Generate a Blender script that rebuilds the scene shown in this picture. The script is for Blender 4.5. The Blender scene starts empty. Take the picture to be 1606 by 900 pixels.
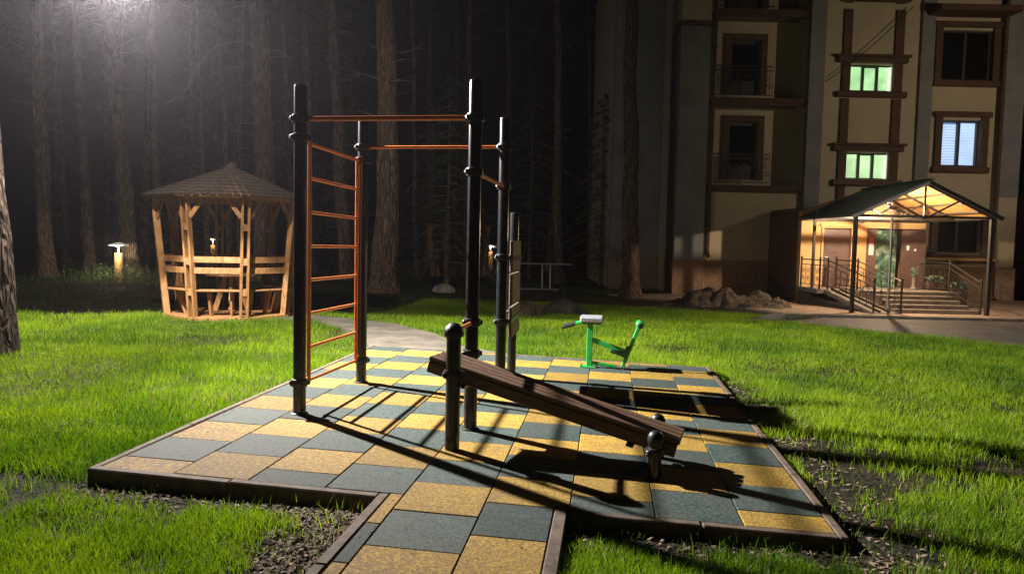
import bpy, math, random
import numpy as np
from mathutils import Vector, Matrix

random.seed(7)
RNG = np.random.default_rng(11)
scene = bpy.context.scene
COL = scene.collection

# ------------------------------------------------------------------ camera
cam_d = bpy.data.cameras.new("camera")
cam_d.sensor_fit = 'HORIZONTAL'
cam_d.sensor_width = 36.0
cam_d.lens = 26.0
cam_d.clip_start = 0.05
cam_d.clip_end = 600.0
cam = bpy.data.objects.new("camera", cam_d)
COL.objects.link(cam)
_r = Vector((0.99147546, 0.12847365, 0.02170106))
_u = Vector((-0.02943944, 0.05864391, 0.99784478))
_f = Vector((-0.12692413, 0.98997748, -0.06192619))
cam.matrix_world = Matrix(((_r.x, _u.x, -_f.x, 1.1773), (_r.y, _u.y, -_f.y, -4.525),
                           (_r.z, _u.z, -_f.z, 1.5392), (0, 0, 0, 1)))
scene.camera = cam

# ------------------------------------------------------------------ world: night sky
world = bpy.data.worlds.new("World")
scene.world = world
world.use_nodes = True
wn = world.node_tree
wn.nodes.clear()
sky = wn.nodes.new("ShaderNodeTexSky")
sky.sky_type = 'NISHITA'
sky.sun_disc = False
sky.sun_elevation = math.radians(-8.0)
sky.sun_rotation = math.radians(200.0)
bg = wn.nodes.new("ShaderNodeBackground")
bg.inputs[1].default_value = 0.02
wo = wn.nodes.new("ShaderNodeOutputWorld")
wn.links.new(sky.outputs[0], bg.inputs[0])
wn.links.new(bg.outputs[0], wo.inputs[0])

# faint moonlight
moon_d = bpy.data.lights.new("moon", 'SUN')
moon_d.energy = 0.004
moon_d.angle = math.radians(0.5)
moon_d.color = (0.8, 0.88, 1.0)
moon = bpy.data.objects.new("moon", moon_d)
moon.rotation_euler = (math.radians(40), 0, math.radians(200))
COL.objects.link(moon)

# strengths of the lamps that light the place (their lights sit in the lamp builders below)
FLOOD_POWER = 4600.0        # wide beam of the floodlight on the tree
FLOOD_HOT = 9000.0         # bright core of its beam, aimed across the pad
FLOOD_SPILL = 1350.0       # spill on the gazebo and the wood, from an added second head
STREET_POWER = 950.0      # street lamp lighting the facade
PORCH_POWER = 640.0        # lamp under the porch canopy
GARDEN_POWER = 85.0

scene.view_settings.view_transform = 'Standard'
scene.view_settings.look = 'None'
scene.view_settings.exposure = 0.0
scene.view_settings.gamma = 1.0
scene.view_settings.use_curve_mapping = False
scene.render.engine = 'CYCLES'
scene.cycles.use_denoising = True
scene.cycles.max_bounces = 6
scene.cycles.diffuse_bounces = 2
scene.cycles.sample_clamp_indirect = 4.0

TILT = 0.024                                # the paved pad falls slightly to the right


def gz(x, y=0.0):                           # lawn level
    return -0.08 - 0.02 * min(max(x, -6.0), 2.0)


def padz(x):                                # top of the rubber paving
    return -math.tan(TILT) * x


# ------------------------------------------------------------------ materials
def nodes_of(name):
    m = bpy.data.materials.new(name)
    m.use_nodes = True
    nt = m.node_tree
    b = nt.nodes["Principled BSDF"]
    return m, nt, b


def mat(name, c1, c2=None, rough=0.6, scale=8.0, stretch=(1, 1, 1), bump=0.0, bscale=None, spec=0.5,
        metallic=0.0, detail=6.0, c3=None, coat=0.0, space='world', bdist=0.02, ramp=(0.35, 0.65)):
    m, nt, b = nodes_of(name)
    N, L = nt.nodes, nt.links
    if space == 'world':
        src = N.new("ShaderNodeNewGeometry").outputs["Position"]
    else:
        src = N.new("ShaderNodeTexCoord").outputs["Object"]
    mp = N.new("ShaderNodeMapping")
    mp.inputs["Scale"].default_value = stretch
    L.new(src, mp.inputs["Vector"])
    nz = N.new("ShaderNodeTexNoise")
    nz.inputs["Scale"].default_value = scale
    nz.inputs["Detail"].default_value = detail
    nz.inputs["Roughness"].default_value = 0.62
    L.new(mp.outputs[0], nz.inputs["Vector"])
    cr = N.new("ShaderNodeValToRGB")
    cr.color_ramp.elements[0].position = ramp[0]
    cr.color_ramp.elements[1].position = ramp[1]
    cr.color_ramp.elements[0].color = (*c1, 1)
    cr.color_ramp.elements[1].color = (*(c2 or c1), 1)
    if c3:
        e = cr.color_ramp.elements.new((ramp[0] + ramp[1]) / 2)
        e.color = (*c3, 1)
    L.new(nz.outputs["Fac"], cr.inputs[0])
    L.new(cr.outputs[0], b.inputs["Base Color"])
    b.inputs["Roughness"].default_value = rough
    b.inputs["Metallic"].default_value = metallic
    b.inputs["Specular IOR Level"].default_value = spec
    if coat:
        b.inputs["Coat Weight"].default_value = coat
        b.inputs["Coat Roughness"].default_value = 0.2
    if bump:
        n2 = N.new("ShaderNodeTexNoise")
        n2.inputs["Scale"].default_value = bscale or scale * 3
        n2.inputs["Detail"].default_value = 4
        L.new(mp.outputs[0], n2.inputs["Vector"])
        bp = N.new("ShaderNodeBump")
        bp.inputs["Strength"].default_value = bump
        bp.inputs["Distance"].default_value = bdist
        L.new(n2.outputs["Fac"], bp.inputs["Height"])
        L.new(bp.outputs[0], b.inputs["Normal"])
    return m


def rubber(name, c1, c2, dirt):
    """granulated rubber: crumbs of two tones, worn and dusty in patches"""
    m, nt, b = nodes_of(name)
    N, L = nt.nodes, nt.links
    g = N.new("ShaderNodeNewGeometry")
    v = N.new("ShaderNodeTexVoronoi")
    v.inputs["Scale"].default_value = 95.0
    L.new(g.outputs["Position"], v.inputs["Vector"])
    hs = N.new("ShaderNodeSeparateColor")
    L.new(v.outputs["Color"], hs.inputs[0])
    cr = N.new("ShaderNodeValToRGB")
    cr.color_ramp.elements[0].position = 0.05
    cr.color_ramp.elements[1].position = 0.95
    cr.color_ramp.elements[0].color = (*c1, 1)
    cr.color_ramp.elements[1].color = (*c2, 1)
    L.new(hs.outputs[0], cr.inputs[0])
    nz = N.new("ShaderNodeTexNoise")
    nz.inputs["Scale"].default_value = 2.6
    nz.inputs["Detail"].default_value = 7
    nz.inputs["Roughness"].default_value = 0.7
    L.new(g.outputs["Position"], nz.inputs["Vector"])
    r2 = N.new("ShaderNodeValToRGB")
    r2.color_ramp.elements[0].position = 0.42
    r2.color_ramp.elements[1].position = 0.72
    r2.color_ramp.elements[0].color = (0, 0, 0, 1)
    r2.color_ramp.elements[1].color = (0.55, 0.55, 0.55, 1)
    L.new(nz.outputs["Fac"], r2.inputs[0])
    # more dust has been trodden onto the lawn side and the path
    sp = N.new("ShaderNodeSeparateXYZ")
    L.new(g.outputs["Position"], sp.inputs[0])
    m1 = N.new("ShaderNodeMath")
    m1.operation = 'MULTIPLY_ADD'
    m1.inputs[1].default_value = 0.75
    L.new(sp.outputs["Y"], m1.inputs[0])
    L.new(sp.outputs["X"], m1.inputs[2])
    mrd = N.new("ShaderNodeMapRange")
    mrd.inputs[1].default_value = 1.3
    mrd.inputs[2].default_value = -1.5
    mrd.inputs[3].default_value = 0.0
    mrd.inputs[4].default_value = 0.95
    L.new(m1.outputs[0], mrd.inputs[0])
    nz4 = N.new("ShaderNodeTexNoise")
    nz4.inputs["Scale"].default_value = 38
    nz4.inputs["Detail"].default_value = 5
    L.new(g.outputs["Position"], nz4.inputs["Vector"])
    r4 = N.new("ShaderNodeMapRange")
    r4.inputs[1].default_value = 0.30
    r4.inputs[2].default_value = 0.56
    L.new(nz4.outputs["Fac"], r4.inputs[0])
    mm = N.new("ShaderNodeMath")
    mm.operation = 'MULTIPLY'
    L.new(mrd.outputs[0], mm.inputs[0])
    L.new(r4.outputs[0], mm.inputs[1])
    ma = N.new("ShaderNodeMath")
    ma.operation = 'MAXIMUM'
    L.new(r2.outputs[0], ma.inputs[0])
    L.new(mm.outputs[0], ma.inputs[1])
    mx = N.new("ShaderNodeMixRGB")
    mx.inputs[2].default_value = (*dirt, 1)
    L.new(ma.outputs[0], mx.inputs[0])
    L.new(cr.outputs[0], mx.inputs[1])
    # every tile came out of the press a little different
    oi = N.new("ShaderNodeObjectInfo")
    hv = N.new("ShaderNodeHueSaturation")
    mr = N.new("ShaderNodeMapRange")
    mr.inputs[3].default_value = 0.66
    mr.inputs[4].default_value = 1.14
    L.new(oi.outputs["Random"], mr.inputs[0])
    L.new(mr.outputs[0], hv.inputs["Value"])
    L.new(mx.outputs[0], hv.inputs["Color"])
    L.new(hv.outputs[0], b.inputs["Base Color"])
    b.inputs["Roughness"].default_value = 0.82
    b.inputs["Specular IOR Level"].default_value = 0.35
    n3 = N.new("ShaderNodeTexNoise")
    n3.inputs["Scale"].default_value = 120
    n3.inputs["Detail"].default_value = 3
    L.new(g.outputs["Position"], n3.inputs["Vector"])
    bp = N.new("ShaderNodeBump")
    bp.inputs["Strength"].default_value = 0.55
    bp.inputs["Distance"].default_value = 0.006
    L.new(n3.outputs["Fac"], bp.inputs["Height"])
    L.new(bp.outputs[0], b.inputs["Normal"])
    return m


def bark(name, lo, hi, sc=5.0):
    m, nt, b = nodes_of(name)
    N, L = nt.nodes, nt.links
    t = N.new("ShaderNodeTexCoord")
    mp = N.new("ShaderNodeMapping")
    mp.inputs["Scale"].default_value = (1, 1, 0.17)
    L.new(t.outputs["Object"], mp.inputs["Vector"])
    nz0 = N.new("ShaderNodeTexNoise")
    nz0.inputs["Scale"].default_value = 6
    L.new(mp.outputs[0], nz0.inputs["Vector"])
    mxv = N.new("ShaderNodeMixRGB")
    mxv.inputs[0].default_value = 0.26
    L.new(mp.outputs[0], mxv.inputs[1])
    L.new(nz0.outputs["Color"], mxv.inputs[2])
    v = N.new("ShaderNodeTexVoronoi")
    v.feature = 'DISTANCE_TO_EDGE'
    v.inputs["Scale"].default_value = sc * 3
    L.new(mxv.outputs[0], v.inputs["Vector"])
    nz = N.new("ShaderNodeTexNoise")
    nz.inputs["Scale"].default_value = sc * 4
    nz.inputs["Detail"].default_value = 8
    L.new(mp.outputs[0], nz.inputs["Vector"])
    ml = N.new("ShaderNodeMath")
    ml.operation = 'MULTIPLY_ADD'
    L.new(v.outputs["Distance"], ml.inputs[0])
    ml.inputs[1].default_value = 2.2
    L.new(nz.outputs["Fac"], ml.inputs[2])
    cr = N.new("ShaderNodeValToRGB")
    cr.color_ramp.elements[0].position = 0.4
    cr.color_ramp.elements[1].position = 1.0
    cr.color_ramp.elements[0].color = (*lo, 1)
    cr.color_ramp.elements[1].color = (*hi, 1)
    L.new(ml.outputs[0], cr.inputs[0])
    L.new(cr.outputs[0], b.inputs["Base Color"])
    b.inputs["Roughness"].default_value = 0.9
    b.inputs["Specular IOR Level"].default_value = 0.2
    bp = N.new("ShaderNodeBump")
    bp.inputs["Strength"].default_value = 1.0
    bp.inputs["Distance"].default_value = 0.05
    L.new(ml.outputs[0], bp.inputs["Height"])
    L.new(bp.outputs[0], b.inputs["Normal"])
    return m


def leafy(name, c1, c2, trans=0.35, attr=True, rough=0.55, dry=None):
    """thin green blades: colour from a per-vertex random value, some light comes through"""
    m = bpy.data.materials.new(name)
    m.use_nodes = True
    nt = m.node_tree
    N, L = nt.nodes, nt.links
    N.clear()
    out = N.new("ShaderNodeOutputMaterial")
    cr = N.new("ShaderNodeValToRGB")
    cr.color_ramp.elements[0].color = (*c1, 1)
    cr.color_ramp.elements[1].color = (*c2, 1)
    if dry:
        cr.color_ramp.elements[1].position = 0.9
        e = cr.color_ramp.elements.new(0.96)
        e.color = (*dry, 1)
    if attr:
        a = N.new("ShaderNodeAttribute")
        a.attribute_name = "tone"
        L.new(a.outputs["Fac"], cr.inputs[0])
    else:
        g = N.new("ShaderNodeNewGeometry")
        nz = N.new("ShaderNodeTexNoise")
        nz.inputs["Scale"].default_value = 9
        L.new(g.outputs["Position"], nz.inputs["Vector"])
        L.new(nz.outputs["Fac"], cr.inputs[0])
    d = N.new("ShaderNodeBsdfPrincipled")
    d.inputs["Roughness"].default_value = rough
    d.inputs["Specular IOR Level"].default_value = 0.3
    L.new(cr.outputs[0], d.inputs["Base Color"])
    t = N.new("ShaderNodeBsdfTranslucent")
    L.new(cr.outputs[0], t.inputs["Color"])
    mx = N.new("ShaderNodeMixShader")
    mx.inputs[0].default_value = trans
    L.new(d.outputs[0], mx.inputs[1])
    L.new(t.outputs[0], mx.inputs[2])
    L.new(mx.outputs[0], out.inputs["Surface"])
    return m


def glow(name, color, strength, noise=0.0):
    m, nt, b = nodes_of(name)
    b.inputs["Base Color"].default_value = (*color, 1)
    b.inputs["Emission Color"].default_value = (*color, 1)
    b.inputs["Emission Strength"].default_value = strength
    b.inputs["Roughness"].default_value = 0.3
    if noise:
        N, L = nt.nodes, nt.links
        g = N.new("ShaderNodeNewGeometry")
        nz = N.new("ShaderNodeTexNoise")
        nz.inputs["Scale"].default_value = 2.2
        nz.inputs["Detail"].default_value = 3
        L.new(g.outputs["Position"], nz.inputs["Vector"])
        mr = N.new("ShaderNodeMapRange")
        mr.inputs[1].default_value = 0.3
        mr.inputs[2].default_value = 0.7
        mr.inputs[3].default_value = strength * (1 - noise)
        mr.inputs[4].default_value = strength * (1 + noise)
        L.new(nz.outputs["Fac"], mr.inputs[0])
        L.new(mr.outputs[0], b.inputs["Emission Strength"])
    return m


M = {}
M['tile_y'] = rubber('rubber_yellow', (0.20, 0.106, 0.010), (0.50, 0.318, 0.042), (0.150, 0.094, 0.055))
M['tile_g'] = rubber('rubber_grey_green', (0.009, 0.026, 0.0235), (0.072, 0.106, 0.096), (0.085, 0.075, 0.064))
M['kerb'] = mat('kerb_brown', (0.070, 0.046, 0.032), (0.150, 0.104, 0.074), 0.85, 12, bump=0.4, bscale=120, bdist=0.004)
M['soil'] = mat('soil', (0.012, 0.009, 0.006), (0.048, 0.034, 0.021), 0.95, 1.6, bump=0.8, bscale=26, c3=(0.022, 0.020, 0.010), spec=0.2, bdist=0.05)
M['black'] = mat('black_painted_steel', (0.009, 0.0095, 0.011), (0.016, 0.0165, 0.018), 0.24, 14, bump=0.06, bscale=160, bdist=0.002, coat=0.15)
M['black_plastic'] = mat('black_plastic', (0.010, 0.010, 0.011), (0.018, 0.018, 0.019), 0.42, 30, bump=0.1, bscale=180, bdist=0.002)
M['steel'] = mat('zinc_bolt', (0.45, 0.45, 0.46), (0.6, 0.6, 0.6), 0.35, 40, metallic=0.9)
M['orange'] = mat('orange_paint', (0.52, 0.135, 0.026), (0.66, 0.190, 0.040), 0.42, 18, bump=0.08, bscale=90, bdist=0.003)
M['bench_wood'] = mat('brown_stained_wood', (0.068, 0.034, 0.019), (0.155, 0.083, 0.049), 0.55, 7, stretch=(0.5, 7, 4), bump=0.3, bscale=30, bdist=0.004)
M['panel_wood'] = mat('greyed_wood', (0.10, 0.068, 0.050), (0.18, 0.125, 0.092), 0.7, 6, stretch=(6, 0.6, 6), bump=0.3, bscale=30, bdist=0.004)
M['gazebo_wood'] = mat('pine_wood', (0.21, 0.100, 0.034), (0.42, 0.225, 0.085), 0.62, 5, stretch=(4, 4, 1.2), bump=0.25, bscale=30, bdist=0.004, c3=(0.34, 0.165, 0.058))
M['shingle'] = mat('bitumen_shingle', (0.018, 0.012, 0.008), (0.046, 0.029, 0.018), 0.92, 14, bump=0.5, bscale=160, bdist=0.004)
M['green_paint'] = mat('green_paint', (0.016, 0.30, 0.055), (0.025, 0.42, 0.085), 0.38, 16, bump=0.05, coat=0.2)
M['dark_green'] = mat('dark_green_steel', (0.008, 0.065, 0.032), (0.012, 0.09, 0.045), 0.5, 20)
M['seat_grey'] = mat('grey_seat', (0.19, 0.20, 0.22), (0.30, 0.31, 0.335), 0.5, 24, bump=0.15)
M['concrete'] = mat('concrete', (0.13, 0.115, 0.095), (0.24, 0.21, 0.175), 0.9, 3.2, bump=0.35, bscale=70, bdist=0.006)
M['path'] = mat('old_path_concrete', (0.07, 0.058, 0.044), (0.14, 0.118, 0.09), 0.92, 2.4, bump=0.4, bscale=50, bdist=0.008)
M['asphalt'] = mat('asphalt', (0.035, 0.034, 0.034), (0.085, 0.08, 0.075), 0.75, 1.4, bump=0.5, bscale=110, bdist=0.006)
M['paver'] = mat('pinkish_paving', (0.24, 0.17, 0.13), (0.38, 0.28, 0.215), 0.9, 2.5, bump=0.35, bscale=60, bdist=0.006)
M['stucco'] = mat('cream_stucco', (0.50, 0.42, 0.30), (0.58, 0.495, 0.36), 0.92, 1.2, bump=0.3, bscale=90, bdist=0.004)
M['stucco_o'] = mat('peach_stucco', (0.56, 0.33, 0.14), (0.66, 0.42, 0.20), 0.92, 1.3, bump=0.3, bscale=90, bdist=0.004)
M['stucco_g'] = mat('blue_grey_stucco', (0.20, 0.20, 0.21), (0.27, 0.27, 0.28), 0.92, 1.4, bump=0.3, bscale=90, bdist=0.004)
M['trim'] = mat('brown_trim', (0.085, 0.044, 0.026), (0.125, 0.066, 0.038), 0.85, 4, bump=0.2, bscale=60, bdist=0.004)
M['plinth'] = mat('pink_stone_plinth', (0.25, 0.15, 0.10), (0.38, 0.25, 0.17), 0.9, 9, bump=0.6, bscale=30, bdist=0.02)
M['door'] = mat('brown_door', (0.105, 0.062, 0.055), (0.145, 0.09, 0.08), 0.45, 5, bump=0.05)
M['curtain'] = mat('green_leaf_curtain', (0.02, 0.07, 0.045), (0.36, 0.44, 0.38), 0.8, 7, c3=(0.09, 0.19, 0.13), detail=3)
M['paper'] = mat('white_paper', (0.72, 0.72, 0.7), (0.8, 0.8, 0.78), 0.8, 10)
M['red_paper'] = mat('red_notice', (0.38, 0.05, 0.09), (0.45, 0.08, 0.12), 0.8, 10)
M['iron'] = mat('wrought_iron', (0.018, 0.015, 0.013), (0.03, 0.026, 0.022), 0.5, 20)
M['roof_green'] = mat('green_metal_roof', (0.012, 0.045, 0.035), (0.025, 0.075, 0.058), 0.42, 5, bump=0.1)
M['canopy_wood'] = mat('canopy_boards', (0.42, 0.20, 0.055), (0.58, 0.31, 0.10), 0.6, 4, stretch=(5, 0.7, 5), bump=0.2, bscale=20, bdist=0.004)
M['white_paint'] = mat('white_paint', (0.66, 0.64, 0.6), (0.74, 0.72, 0.68), 0.6, 8)
M['glass'] = mat('dark_glass', (0.006, 0.007, 0.009), (0.010, 0.011, 0.013), 0.08, 3)
M['frame_dark'] = mat('dark_window_frame', (0.03, 0.022, 0.017), (0.045, 0.034, 0.027), 0.5, 12)
M['lit_green'] = glow('lit_stair_window', (0.56, 1.0, 0.50), 0.74, 0.35)
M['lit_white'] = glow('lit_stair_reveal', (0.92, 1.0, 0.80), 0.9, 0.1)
M['lit_blue'] = glow('lit_room_window', (0.22, 0.42, 0.80), 0.32, 0.12)
M['blind'] = glow('lit_blind', (0.62, 0.80, 1.0), 0.85, 0.1)
M['lamp_glass'] = glow('flood_glass', (0.95, 0.92, 1.0), 60.0)
M['bulb'] = glow('warm_bulb', (1.0, 0.78, 0.48), 22.0)
M['garden_bulb'] = glow('garden_bulb', (1.0, 0.9, 0.66), 6.0)
M['hood'] = glow('translucent_hood', (1.0, 0.93, 0.74), 0.3)
M['bark'] = bark('pine_bark', (0.034, 0.023, 0.016), (0.23, 0.16, 0.11))
M['bark_shaded'] = bark('shaded_pine_bark', (0.012, 0.008, 0.006), (0.070, 0.046, 0.030))  # darker copy of the pine bark: the near trunk's shade put into its colour
M['bark_red'] = bark('upper_pine_bark', (0.06, 0.030, 0.016), (0.20, 0.10, 0.05))
M['twig'] = mat('dead_twig', (0.16, 0.125, 0.10), (0.30, 0.25, 0.21), 0.9, 12)
M['needle'] = leafy('pine_needles', (0.014, 0.032, 0.012), (0.045, 0.075, 0.030), 0.15, attr=False)
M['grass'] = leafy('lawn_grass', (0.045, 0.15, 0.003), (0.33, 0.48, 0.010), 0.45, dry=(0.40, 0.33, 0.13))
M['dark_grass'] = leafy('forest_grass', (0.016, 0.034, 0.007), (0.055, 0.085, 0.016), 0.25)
M['weed'] = leafy('weed_leaves', (0.04, 0.12, 0.012), (0.17, 0.27, 0.04), 0.35, rough=0.8)
M['litter'] = mat('dry_litter', (0.06, 0.04, 0.025), (0.34, 0.24, 0.16), 0.9, 60, detail=1)
M['rock'] = mat('grey_rock', (0.17, 0.155, 0.135), (0.36, 0.33, 0.29), 0.9, 6, bump=0.5, bscale=25)
M['earth'] = mat('dug_earth', (0.045, 0.032, 0.022), (0.15, 0.112, 0.080), 0.95, 5, bump=0.9, bscale=22, bdist=0.05)
M['dark_rock'] = mat('mossy_rock', (0.02, 0.02, 0.013), (0.06, 0.055, 0.04), 0.95, 6, bump=0.6, bscale=25)
M['dark_earth'] = mat('brown_earth', (0.04, 0.026, 0.016), (0.10, 0.068, 0.045), 0.95, 6, bump=0.8, bscale=25)
M['flower'] = mat('planter_leaves', (0.012, 0.035, 0.018), (0.20, 0.26, 0.20), 0.7, 16)
M['terracotta'] = mat('brown_planter', (0.05, 0.03, 0.022), (0.09, 0.055, 0.04), 0.7, 9)


# ------------------------------------------------------------------ mesh builder
class MB:
    def __init__(self):
        self.v, self.f = [], []

    def add(self, vs, fs):
        o = len(self.v)
        self.v += [tuple(p) for p in vs]
        self.f += [tuple(i + o for i in q) for q in fs]
        return self

    def box(self, lo, hi, mx=None, ch=0.0):
        x0, y0, z0 = lo
        x1, y1, z1 = hi
        if ch <= 0:
            vs = [(x0, y0, z0), (x1, y0, z0), (x1, y1, z0), (x0, y1, z0), (x0, y0, z1), (x1, y0, z1), (x1, y1, z1), (x0, y1, z1)]
            fs = [(0, 3, 2, 1), (4, 5, 6, 7), (0, 1, 5, 4), (1, 2, 6, 5), (2, 3, 7, 6), (3, 0, 4, 7)]
        else:
            c = min(ch, (x1 - x0) * .45, (y1 - y0) * .45, (z1 - z0) * .45)
            vs, fs = [], []
            rings = [(z0, c), (z0 + c, 0), (z1 - c, 0), (z1, c)]
            for z, i in rings:
                vs += [(x0 + i + (0 if i else c), y0 + i, z), (x1 - i - (0 if i else c), y0 + i, z),
                       (x1 - i, y0 + i + (0 if i else c), z), (x1 - i, y1 - i - (0 if i else c), z),
                       (x1 - i - (0 if i else c), y1 - i, z), (x0 + i + (0 if i else c), y1 - i, z),
                       (x0 + i, y1 - i - (0 if i else c), z), (x0 + i, y0 + i + (0 if i else c), z)]
            for k in range(3):
                for j in range(8):
                    a, b = k * 8 + j, k * 8 + (j + 1) % 8
                    fs.append((a, b, b + 8, a + 8))
            fs.append(tuple(range(7, -1, -1)))
            fs.append(tuple(range(24, 32)))
        if mx is not None:
            vs = [mx @ Vector(p) for p in vs]
        return self.add(vs, fs)

    def beam(self, a, b, w, h, up=(0, 0, 1), ch=0.0):
        """box of width w, height h running from a to b"""
        a, b = Vector(a), Vector(b)
        d = b - a
        L = d.length
        d = d / L
        upv = Vector(up)
        if abs(d.dot(upv)) > 0.98:
            upv = Vector((0, 1, 0))
        s = d.cross(upv).normalized()
        t = s.cross(d).normalized()
        mx = Matrix(((d.x, s.x, t.x, a.x), (d.y, s.y, t.y, a.y), (d.z, s.z, t.z, a.z), (0, 0, 0, 1)))
        return self.box((0, -w / 2, -h / 2), (L, w / 2, h / 2), mx, ch)

    def tube(self, pts, rad, n=12, cap=True):
        pts = [Vector(p) for p in pts]
        if not hasattr(rad, '__len__'):
            rad = [rad] * len(pts)
        o = len(self.v)
        ref = None
        for i, p in enumerate(pts):
            if i == 0:
                d = pts[1] - p
            elif i == len(pts) - 1:
                d = p - pts[i - 1]
            else:
                d = pts[i + 1] - pts[i - 1]
            d.normalize()
            if ref is None:
                ref = Vector((1, 0, 0)) if abs(d.x) < 0.9 else Vector((0, 1, 0))
            s = (ref - d * ref.dot(d)).normalized()
            ref = s
            t = d.cross(s)
            for k in range(n):
                a = 2 * math.pi * k / n
                self.v.append(tuple(p + (s * math.cos(a) + t * math.sin(a)) * rad[i]))
        for i in range(len(pts) - 1):
            for k in range(n):
                a = o + i * n + k
                b = o + i * n + (k + 1) % n
                self.f.append((a, b, b + n, a + n))
        if cap:
            self.f.append(tuple(o + k for k in range(n - 1, -1, -1)))
            e = o + (len(pts) - 1) * n
            self.f.append(tuple(e + k for k in range(n)))
        return self

    def lathe(self, c, prof, n=16):
        """profile [(r, z)] about a vertical axis through c"""
        return self.tube([(c[0], c[1], c[2] + z) for r, z in prof], [max(r, 1e-4) for r, z in prof], n)

    def poly(self, pts, z0, z1):
        """vertical prism of a plan polygon; z1 may be a function"""
        n = len(pts)
        zf = z1 if callable(z1) else (lambda x, y: z1)
        z0f = z0 if callable(z0) else (lambda x, y: z0)
        vs = [(x, y, z0f(x, y)) for x, y in pts] + [(x, y, zf(x, y)) for x, y in pts]
        fs = [tuple(range(n - 1, -1, -1)), tuple(range(n, 2 * n))]
        fs += [(i, (i + 1) % n, n + (i + 1) % n, n + i) for i in range(n)]
        return self.add(vs, fs)

    def mesh(self, name, m, smooth=False):
        me = bpy.data.meshes.new(name)
        me.from_pydata(self.v, [], self.f)
        me.materials.append(m)
        if smooth:
            me.polygons.foreach_set("use_smooth", [True] * len(me.polygons))
            me.set_sharp_from_angle(angle=math.radians(38))
        me.update()
        return me

    def build(self, name, m, parent=None, smooth=False):
        return put(name, self.mesh(name, m, smooth), parent)


def put(name, me, parent=None, loc=None, rot=None):
    o = bpy.data.objects.new(name, me)
    COL.objects.link(o)
    if parent is not None:
        o.parent = parent
    if loc is not None:
        o.location = loc
    if rot is not None:
        o.rotation_euler = rot
    return o


def tag(o, label=None, cat=None, group=None, kind=None):
    if label:
        o["label"] = label
    if cat:
        o["category"] = cat
    if group:
        o["group"] = group
    if kind:
        o["kind"] = kind
    return o


def empty(name, loc=(0, 0, 0), rz=0.0, label=None, cat=None, group=None, kind=None):
    o = bpy.data.objects.new(name, None)
    o.empty_display_size = 0.2
    o.location = loc
    o.rotation_euler = (0, 0, rz)
    COL.objects.link(o)
    return tag(o, label, cat, group, kind)


def copy_tree(o, parent=None):
    c = o.copy()
    COL.objects.link(c)
    c.parent = parent
    for ch in list(o.children):
        copy_tree(ch, c)
    return c


def np_mesh(name, verts, faces_tri, m, tone=None, smooth=False):
    me = bpy.data.meshes.new(name)
    nv, nf = len(verts), len(faces_tri)
    me.vertices.add(nv)
    me.vertices.foreach_set("co", np.asarray(verts, np.float32).ravel())
    me.loops.add(nf * 3)
    me.loops.foreach_set("vertex_index", np.asarray(faces_tri, np.int32).ravel())
    me.polygons.add(nf)
    me.polygons.foreach_set("loop_start", np.arange(0, nf * 3, 3, dtype=np.int32))
    if smooth:
        me.polygons.foreach_set("use_smooth", np.ones(nf, bool))
    me.materials.append(m)
    if tone is not None:
        a = me.attributes.new("tone", 'FLOAT', 'POINT')
        a.data.foreach_set("value", np.asarray(tone, np.float32))
    me.update(calc_edges=True)
    return me


def vnoise(x, y, s, seed=0):
    """smooth value noise for scattering"""
    r = np.random.default_rng(seed).random((64, 64))
    u, v = np.asarray(x) * s, np.asarray(y) * s
    i, j = np.floor(u).astype(int), np.floor(v).astype(int)
    a, b = u - i, v - j
    a, b = a * a * (3 - 2 * a), b * b * (3 - 2 * b)
    g = lambda p, q: r[p % 64, q % 64]
    return (g(i, j) * (1 - a) + g(i + 1, j) * a) * (1 - b) + (g(i, j + 1) * (1 - a) + g(i + 1, j + 1) * a) * b


# ================================================================== SETTING
# ground: one sheet to the horizon, gently falling near the pad
def make_ground():
    xs = np.concatenate([[-260, -120, -60, -30], np.arange(-18, 18.01, 0.6), [30, 60, 120, 260]])
    ys = np.concatenate([[-60, -20, -8], np.arange(-5, 30.01, 0.6), [40, 60, 120, 300]])
    X, Y = np.meshgrid(xs, ys)
    Z = -0.08 - 0.02 * np.clip(X, -6, 2)
    n1 = vnoise(X, Y, 0.6, 3) - 0.5
    near = ((X > -18) & (X < 3.5) & (Y < 28)).astype(float)
    pad = ((X > -3.2) & (X < 3.6) & (Y > -3.5) & (Y < 7.5)).astype(float)
    Z = Z + n1 * 0.07 * near * (1 - pad) - 0.012 * pad
    h, w = X.shape
    V = np.stack([X.ravel(), Y.ravel(), Z.ravel()], 1)
    idx = np.arange(h * w).reshape(h, w)
    a, b, c, d = idx[:-1, :-1].ravel(), idx[:-1, 1:].ravel(), idx[1:, 1:].ravel(), idx[1:, :-1].ravel()
    T = np.concatenate([np.stack([a, b, c], 1), np.stack([a, c, d], 1)])
    me = np_mesh('ground', V, T, M['soil'], smooth=True)
    tag(put('ground', me), kind='structure')


make_ground()

# ---- rubber paving: pad of staggered half-metre tiles in timber-brown kerbs
paving = empty('rubber_paving', kind='structure')
paving.rotation_euler = (0, TILT, 0)
_tile_cache = {}


def tile_mesh(w, l, colour):
    k = (round(w, 3), round(l, 3), colour)
    if k not in _tile_cache:
        b = MB().box((-w / 2 + .0022, -l / 2 + .0022, -0.045), (w / 2 - .0022, l / 2 - .0022, 0), ch=0.005)
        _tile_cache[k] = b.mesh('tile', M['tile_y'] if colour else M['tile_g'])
    return _tile_cache[k]


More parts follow.
